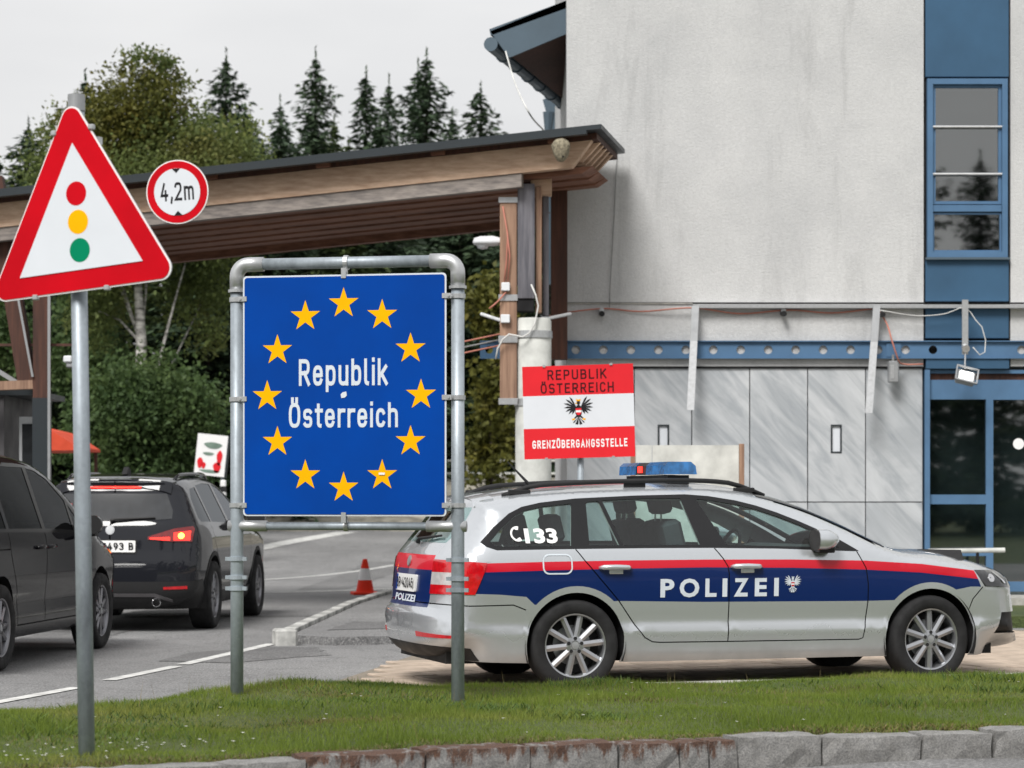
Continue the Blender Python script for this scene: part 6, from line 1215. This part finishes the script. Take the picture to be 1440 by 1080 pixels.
MB().bb((-.85, -.62, .19), (3.3, .62, .33)).bb((-.5, -.78, .20), (-.36, .78, .3)).bb((.40, -.84, .2), (2.28, .84, .31)).build('underbody', MT['black_plastic'], pc)
MB().bb((-.8, -.66, .34), (2.2, .66, .42)).build('cabin_floor', MT['inner'], pc)
seat(pc, .98, -.37, .52); seat(pc, .98, .37, .52)
for y in (-.42, .42): seat(pc, .12, y, .48, .46, .46)
MB().prism([(1.75, .6), (2.3, .6), (2.3, .97), (1.95, .99), (1.78, .94), (1.72, .8)], -.7, .7, 'xz').build('dashboard', MT['inner'], pc)
mb = MB()
for k in range(24): a, b = 2*math.pi*k/24, 2*math.pi*(k+1)/24; f_ = lambda t: (1.62+.07*math.sin(t), .37+.185*math.cos(t), .92+.17*math.sin(t)); mb.tube([f_(a), f_(b)], .014, 6, cap=False)
mb.box((1.66, .37, .92), (.05, .12, .12), bev=.02); mb.tube([(1.63, .20, .92), (1.63, .54, .92)], .012, 6); mb.build('steering_wheel', MT['black_plastic'], pc)
MB().box((1.62, 0, 1.27), (.03, .22, .06), bev=.012).build('rear_view_mirror', MT['black_plastic'], pc)
MB().box((-.42, 0, .66), (.6, 1.2, .5), bev=.04).build('cargo_cover', MT['inner'], pc)
# ------------------------------------------------------------------ the dark crossover ahead
sx = thing('crossover_car', 'dark grey crossover with lit brake lamps driving away under the canopy', 'car', (-3.92, 25.45, 0), R_(86.3))
SIL2 = [(-.62, .22, .3), (-.80, .25, .3), (-.885, .36, .3), (-.905, .52, .3), (-.90, .68, .28), (-.875, .80, .27), (-.85, .95, .26), (-.82, 1.07, .24), (-.74, 1.20, .20), (-.64, 1.36, .17), (-.60, 1.44, .14), (-.63, 1.485, .13), (-.5, 1.515, .13), (-.2, 1.56, .14), (.3, 1.59, .14), (.8, 1.598, .14), (1.2, 1.575, .14), (1.5, 1.52, .15), (1.85, 1.38, .16), (2.15, 1.22, .17), (2.38, 1.10, .17), (2.6, 1.06, .17), (3.0, 1.02, .18), (3.3, .95, .22), (3.46, .84, .34), (3.53, .66, .45), (3.55, .45, .5), (3.52, .27, .5), (3.3, .22, .4)]
PROF2 = [(.2, .78), (.28, .84), (.40, .865), (.6, .885), (.8, .89), (.95, .88), (1.03, .86), (1.1, .83), (1.5, .64), (1.65, .58)]
xsh = Shell(SIL2, PROF2, np.array([(3.0, .22), (2.3, .24), (.4, .24), (-.35, .23)]), 3.2)
xsh.wx = lambda P: 1-.03*sm(2.3, 3.5, P[:, 0])-.03*(1-sm(-.9, 0, P[:, 0]))
r2 = .345; AR2 = [(0, r2+.01, .39), (2.67, r2+.01, .39)]
B2 = [(-.52, 1.12), (-.42, 1.065), (.6, 1.05), (2.16, 1.02), (1.95, 1.20), (1.6, 1.38), (1.3, 1.475), (1.0, 1.51), (.5, 1.515), (0, 1.495), (-.3, 1.45), (-.45, 1.34)]
Q2 = [(-.45, 1.13), (-.38, 1.09), (.06, 1.085), (.04, 1.44), (-.25, 1.42), (-.38, 1.32)]; RD2 = [(.12, 1.085), (.98, 1.07), (.93, 1.475), (.5, 1.48), (.12, 1.455)]; FD2 = [(1.08, 1.07), (2.02, 1.05), (1.85, 1.20), (1.55, 1.36), (1.28, 1.445), (1.03, 1.475)]
CL2 = [(-.95, .21), (3.7, .21), (3.7, .36), (3.2, .40), (2.26, .40), (2.2, .37), (.45, .37), (.40, .42), (-.42, .42), (-.5, .52), (-.95, .5)]
GR2 = [(.0, 1.06), (.05, .9), (.25, .7), (.45, .5), (.5, .37)]; GB2 = [(1.02, 1.06), (1.08, .9), (1.08, .37)]; GF2 = [(2.1, 1.03), (2.2, .8), (2.2, .37)]
cx = Car(sx, xsh, AR2, [B2, Q2, RD2, FD2, CL2], [GR2, GB2, GF2], lw=.005)
c = cx.c; gl2 = I(Q2) | I(RD2) | I(FD2); tr2 = I(B2) & ~gl2; lip2 = np.zeros(len(c), bool)
for (ax, az, ar) in AR2: lip2 |= np.hypot(c[:, 0]-ax, c[:, 1]-az) < ar+.045
cl2 = (I(CL2) | lip2) & ~tr2 & ~gl2; rest = ~(gl2 | tr2 | cl2 | cx.gap)
dm = rest & (c[:, 0] > -.0) & (c[:, 0] < 2.2) & (c[:, 1] < 1.06) & (c[:, 1] > .37); da = dm & in_poly(c, GR2+[(1.08, .37), (1.08, .9), (1.02, 1.06)]); db = dm & in_poly(c, GB2[::-1]+[(2.1, 1.06)]+GF2) & ~da if False else dm & (c[:, 0] > 1.02) & ~da & in_poly(c, [(1.02, 1.06), (1.08, .9), (1.08, .37), (2.2, .37), (2.2, .8), (2.1, 1.06)])
cx.part('body', rest & ~da & ~db, [MT['dark_car']], joined=True); cx.part('rear_door', da, [MT['dark_car']]); cx.part('front_door', db, [MT['dark_car']]); cx.part('window_trim', tr2, [MT['gloss_black']]); cx.part('cladding', cl2, [MT['black_plastic']], joined=True, off=.004)
for nm, pl in (('quarter_pane', Q2), ('rear_door_pane', RD2), ('front_door_pane', FD2)): cx.part(nm, I(pl), [MT['dark_glass'] if nm != 'front_door_pane' else MT['mid_glass']], off=-.004)
cx.inner(-.3, 2.95, .3, 1.02, AR2, MT['black_plastic'])
cx.patch('rear_window', [(-.60, 1.12), (-.3, 1.10), (.3, 1.10), (.60, 1.12), (.60, 1.20), (.52, 1.37), (-.52, 1.37), (-.60, 1.20)], 'rear', MT['lamp_dark'], eps=.003); cx.patch('roof_spoiler', [(-.60, -.56), (-.60, .56), (-.42, .58), (-.42, -.58)], 'top', MT['dark_car'], eps=.015)
cx.patch('high_brake_lamp', [(-.26, 1.425), (.26, 1.425), (.26, 1.445), (-.26, 1.445)], 'rear', MT['lamp_lit'], eps=.02)
MB().tube([cx.map([(0, 1.09)], 'rear', .02)[0], cx.map([(-.04, 1.10)], 'rear', .03)[0], cx.map([(-.44, 1.125)], 'rear', .018)[0]], [.02, .012, .008], 8).build('rear_wiper', MT['black_plastic'], sx)
for s in (-1, 1):
    l_ = cx.patch('tail_lamp', [(s*.38, .915), (s*.62, .895), (s*.80, .895), (s*.815, 1.02), (s*.80, 1.045), (s*.64, 1.025), (s*.38, .945)], 'rear', MT['red_lens'], eps=.010, grid=.04)
    cx.patch('brake_light', [(s*.40, .920), (s*.595, .906), (s*.595, .94), (s*.40, .934)], 'rear', MT['lamp_lit'], parent=l_, eps=.0115, grid=.04); cx.patch('lit_lamp', [(s*.63, .91), (s*.78, .908), (s*.785, 1.0), (s*.63, .985)], 'rear', MT['lamp_lit'], parent=l_, eps=.0115, grid=.04)
    if s < 0: cx.patch('indicator', disc(s*.70, .952, .028, 16), 'rear', MT['lamp_hot'], parent=l_, eps=.014, grid=.04)
    cx.patch('reflector', [(s*.54, .425), (s*.76, .43), (s*.76, .46), (s*.54, .45)], 'rear', MT['lamp_red'], eps=.009)
    cx.patch('bumper_trim', [(s*.05, .355), (s*.45, .355), (s*.62, .30), (s*.62, .325), (s*.46, .385), (s*.05, .385)], 'rear', MT['grey_board'], eps=.010, grid=.03)
    p = cx.map([(s*.47, .315)], 'rear', .03)[0]; MB().lathe([(.030, .05), (.043, .04), (.046, -.03), (.040, -.04), (.036, -.035), (.034, .05)], c=tuple(p), axis='x', n=24, closed=True).build('exhaust', MT['chrome'], sx, angle=40)
    mirror(sx, 1.95, s*.98, 1.13, s, 'dark_car'); 
    for (ax, az, ar) in AR2: arch_liner(sx, ax, ar+.01, az, s*.88, s*.5)
    wheel(sx, 0, s*.79, r2, .235, .225, s, 10, 'alloy_dark', twin=True); wheel(sx, 2.67, s*.79, r2, .235, .225, s, 10, 'alloy_dark', twin=True, seed=.3)
    xs_r = np.linspace(-.35, 1.45, 18); yr = np.interp(xs_r, [-.35, .6, 1.45], [.54, .58, .53])*s; zr = cx.sh.top(xs_r, yr); MB().tube([(x, y, z+.035*min(1, (x+.36)/.2, (1.46-x)/.2)) for x, y, z in zip(xs_r, yr, zr)], .017, 8).build('roof_rail', MT['chrome'] if False else MT['dark_car'], sx, smooth=True)
pl_ = cx.patch('number_plate', rrect(-.26, .79, .26, .905, .01), 'rear', MT['plate'], eps=.014, grid=.13); cx.patch('plate_frame', rrect(-.272, .778, .272, .917, .012), 'rear', MT['black_plastic'], eps=.008, grid=.13)
rear_plate(cx, '9493 B', (-.07, .812, .24, .884), pl_)
cx.patch('badge', disc(0, 1.01, .036, 20), 'rear', MT['sign_back'], eps=.010); cx.patch('badge_ring', disc(0, 1.01, .046, 20), 'rear', MT['chrome'], eps=.008)
zf_ = float(cx.sh.top([-.1], [0.])[0]); MB().prism([(-.22, zf_), (-.10, zf_+.075), (-.04, zf_+.06), (.02, zf_)], -.025, .025, 'xz').build('roof_fin', MT['black_plastic'], sx)
cx.patch('windscreen', [(1.56, -.56), (1.56, .56), (2.34, .68), (2.34, -.68)], 'top', MT['lamp_dark'], eps=.003)
MB().bb((-.6, -.62, .22), (3.3, .62, .36)).build('underbody', MT['black_plastic'], sx); MB().bb((-.5, -.6, .4), (2.2, .6, .5)).build('cabin_floor', MT['inner'], sx)
seat(sx, .95, -.37, .6); seat(sx, .95, .37, .6); seat(sx, .1, 0, .58, 1.15, .58, head=False)
# ------------------------------------------------------------------ the near-black minivan
vn = thing('minivan', 'near black minivan with sliding door queuing at the left edge', 'car', (-4.80, 19.15, 0), R_(84.3))
SIL3 = [(-.66, .24, .3), (-.85, .27, .3), (-.95, .40, .32), (-.97, .6, .3), (-.95, .85, .28), (-.92, 1.05, .25), (-.84, 1.3, .2), (-.74, 1.55, .16), (-.70, 1.64, .14), (-.5, 1.685, .14), (0, 1.71, .15), (.6, 1.718, .15), (1.2, 1.70, .15), (1.6, 1.655, .15), (2.0, 1.54, .17), (2.4, 1.36, .18), (2.75, 1.17, .19), (2.95, 1.08, .19), (3.25, 1.01, .2), (3.55, .92, .25), (3.74, .80, .4), (3.82, .62, .5), (3.84, .45, .5), (3.82, .27, .5), (3.6, .22, .4)]
PROF3 = [(.2, .82), (.28, .875), (.4, .89), (.5, .88), (.7, .90), (.9, .905), (1.0, .895), (1.06, .878), (1.6, .70), (1.75, .65)]
vsh = Shell(SIL3, PROF3, np.array([(3.3, .22), (2.5, .23), (.4, .23), (-.36, .23)]), 3.2); vsh.wx = lambda P: 1-.04*sm(2.4, 3.7, P[:, 0])
r3 = .335; AR3 = [(0, r3+.01, .385), (2.92, r3+.01, .385)]
B3 = [(-.72, 1.12), (-.66, 1.07), (.9, 1.055), (2.55, 1.02), (2.45, 1.12), (2.1, 1.34), (1.75, 1.51), (1.45, 1.585), (.9, 1.615), (.2, 1.61), (-.4, 1.585), (-.6, 1.5)]
Q3 = [(-.62, 1.14), (-.58, 1.10), (.20, 1.09), (.20, 1.575), (-.35, 1.55), (-.5, 1.45)]; RD3 = [(.28, 1.09), (1.16, 1.08), (1.14, 1.575), (.28, 1.58)]; FD3 = [(1.25, 1.08), (2.06, 1.055), (2.06, 1.31), (1.72, 1.485), (1.45, 1.55), (1.23, 1.57)]; FT3 = [(2.12, 1.055), (2.42, 1.05), (2.12, 1.27)]
GA3 = [(.22, 1.06), (.22, .9), (.42, .6), (.45, .33)]; GB3 = [(1.2, 1.06), (1.2, .33)]; GC3 = [(2.42, 1.04), (2.40, .8), (2.36, .33)]; GD3 = [(.45, .33), (2.36, .33)]; RL3 = [(-.75, .93), (.2, .93)]
cv3 = Car(vn, vsh, AR3, [B3, Q3, RD3, FD3, FT3], [GA3, GB3, GC3, GD3, RL3], lw=.006)
c = cv3.c; gl3 = I(Q3) | I(RD3) | I(FD3) | I(FT3); tr3 = I(B3) & ~gl3; rest = ~(gl3 | tr3 | cv3.gap)
sd3 = rest & in_poly(c, GA3+[(1.2, .33), (1.2, 1.06)]); fd3 = rest & in_poly(c, [(1.2, 1.06), (1.2, .33), (2.36, .33), (2.40, .8), (2.42, 1.06)])
cv3.part('body', rest & ~sd3 & ~fd3, [MT['black_car']], joined=True); s3 = cv3.part('sliding_door', sd3, [MT['black_car']]); f3 = cv3.part('front_door', fd3, [MT['black_car']]); cv3.part('window_trim', tr3, [MT['gloss_black']])
for nm, pl, gm in (('quarter_pane', Q3, 'dark_glass'), ('sliding_door_pane', RD3, 'dark_glass'), ('front_door_pane', FD3, 'mid_glass'), ('front_triangle_pane', FT3, 'mid_glass')): cv3.part(nm, I(pl), [MT[gm]], off=-.004)
cv3.inner(-.3, 3.2, .3, 1.03, AR3, MT['black_plastic'])
for s in (-1, 1):
    mirror(vn, 2.25, s*.97, 1.10, s, 'black_car', sz=.16)
    for (ax, az, ar) in AR3: arch_liner(vn, ax, ar+.01, az, s*.88, s*.5)
    wheel(vn, 0, s*.80, r3, .225, .215, s, 10, 'alloy_dark', twin=True); wheel(vn, 2.92, s*.80, r3, .225, .215, s, 10, 'alloy_dark', twin=True, seed=.4)
    for x0, par in ((1.02, s3), (1.28, f3)):
        y0 = float(vsh.Y([(x0, .93)])[0]); MB().tube([(x0-.1, s*(y0), .93), (x0-.07, s*(y0+.03), .935), (x0+.07, s*(y0+.03), .935), (x0+.1, s*y0, .93)], .016, 8).build('door_handle', MT['black_car'], par[0 if s < 0 else 1], smooth=True)
    cv3.patch('tail_lamp', [(s*.62, .85), (s*.88, .85), (s*.86, 1.1), (s*.66, 1.1)], 'rear', MT['lamp_red'], eps=.006); cv3.patch('headlight', [(s*.5, .68), (s*.82, .72), (s*.8, .82), (s*.5, .78)], 'front', MT['lamp_white'], eps=.006)
cv3.patch('rear_window', [(-.6, 1.14), (.6, 1.14), (.55, 1.52), (-.55, 1.52)], 'rear', MT['lamp_dark'], eps=.003); cv3.patch('windscreen', [(1.72, -.6), (1.72, .6), (2.85, .72), (2.85, -.72)], 'top', MT['lamp_dark'], eps=.003)
MB().bb((-.65, -.62, .22), (3.6, .62, .36)).bb((.45, -.82, .24), (2.45, .82, .34)).build('underbody', MT['black_plastic'], vn); MB().bb((-.6, -.6, .4), (2.5, .6, .5)).build('cabin_floor', MT['inner'], vn)
for x in (1.25, .3): seat(vn, x, -.4, .66); seat(vn, x, .4, .66)
MB().prism([(2.2, .7), (2.75, .7), (2.75, 1.05), (2.3, 1.06), (2.2, .95)], -.7, .7, 'xz').build('dashboard', MT['inner'], vn)
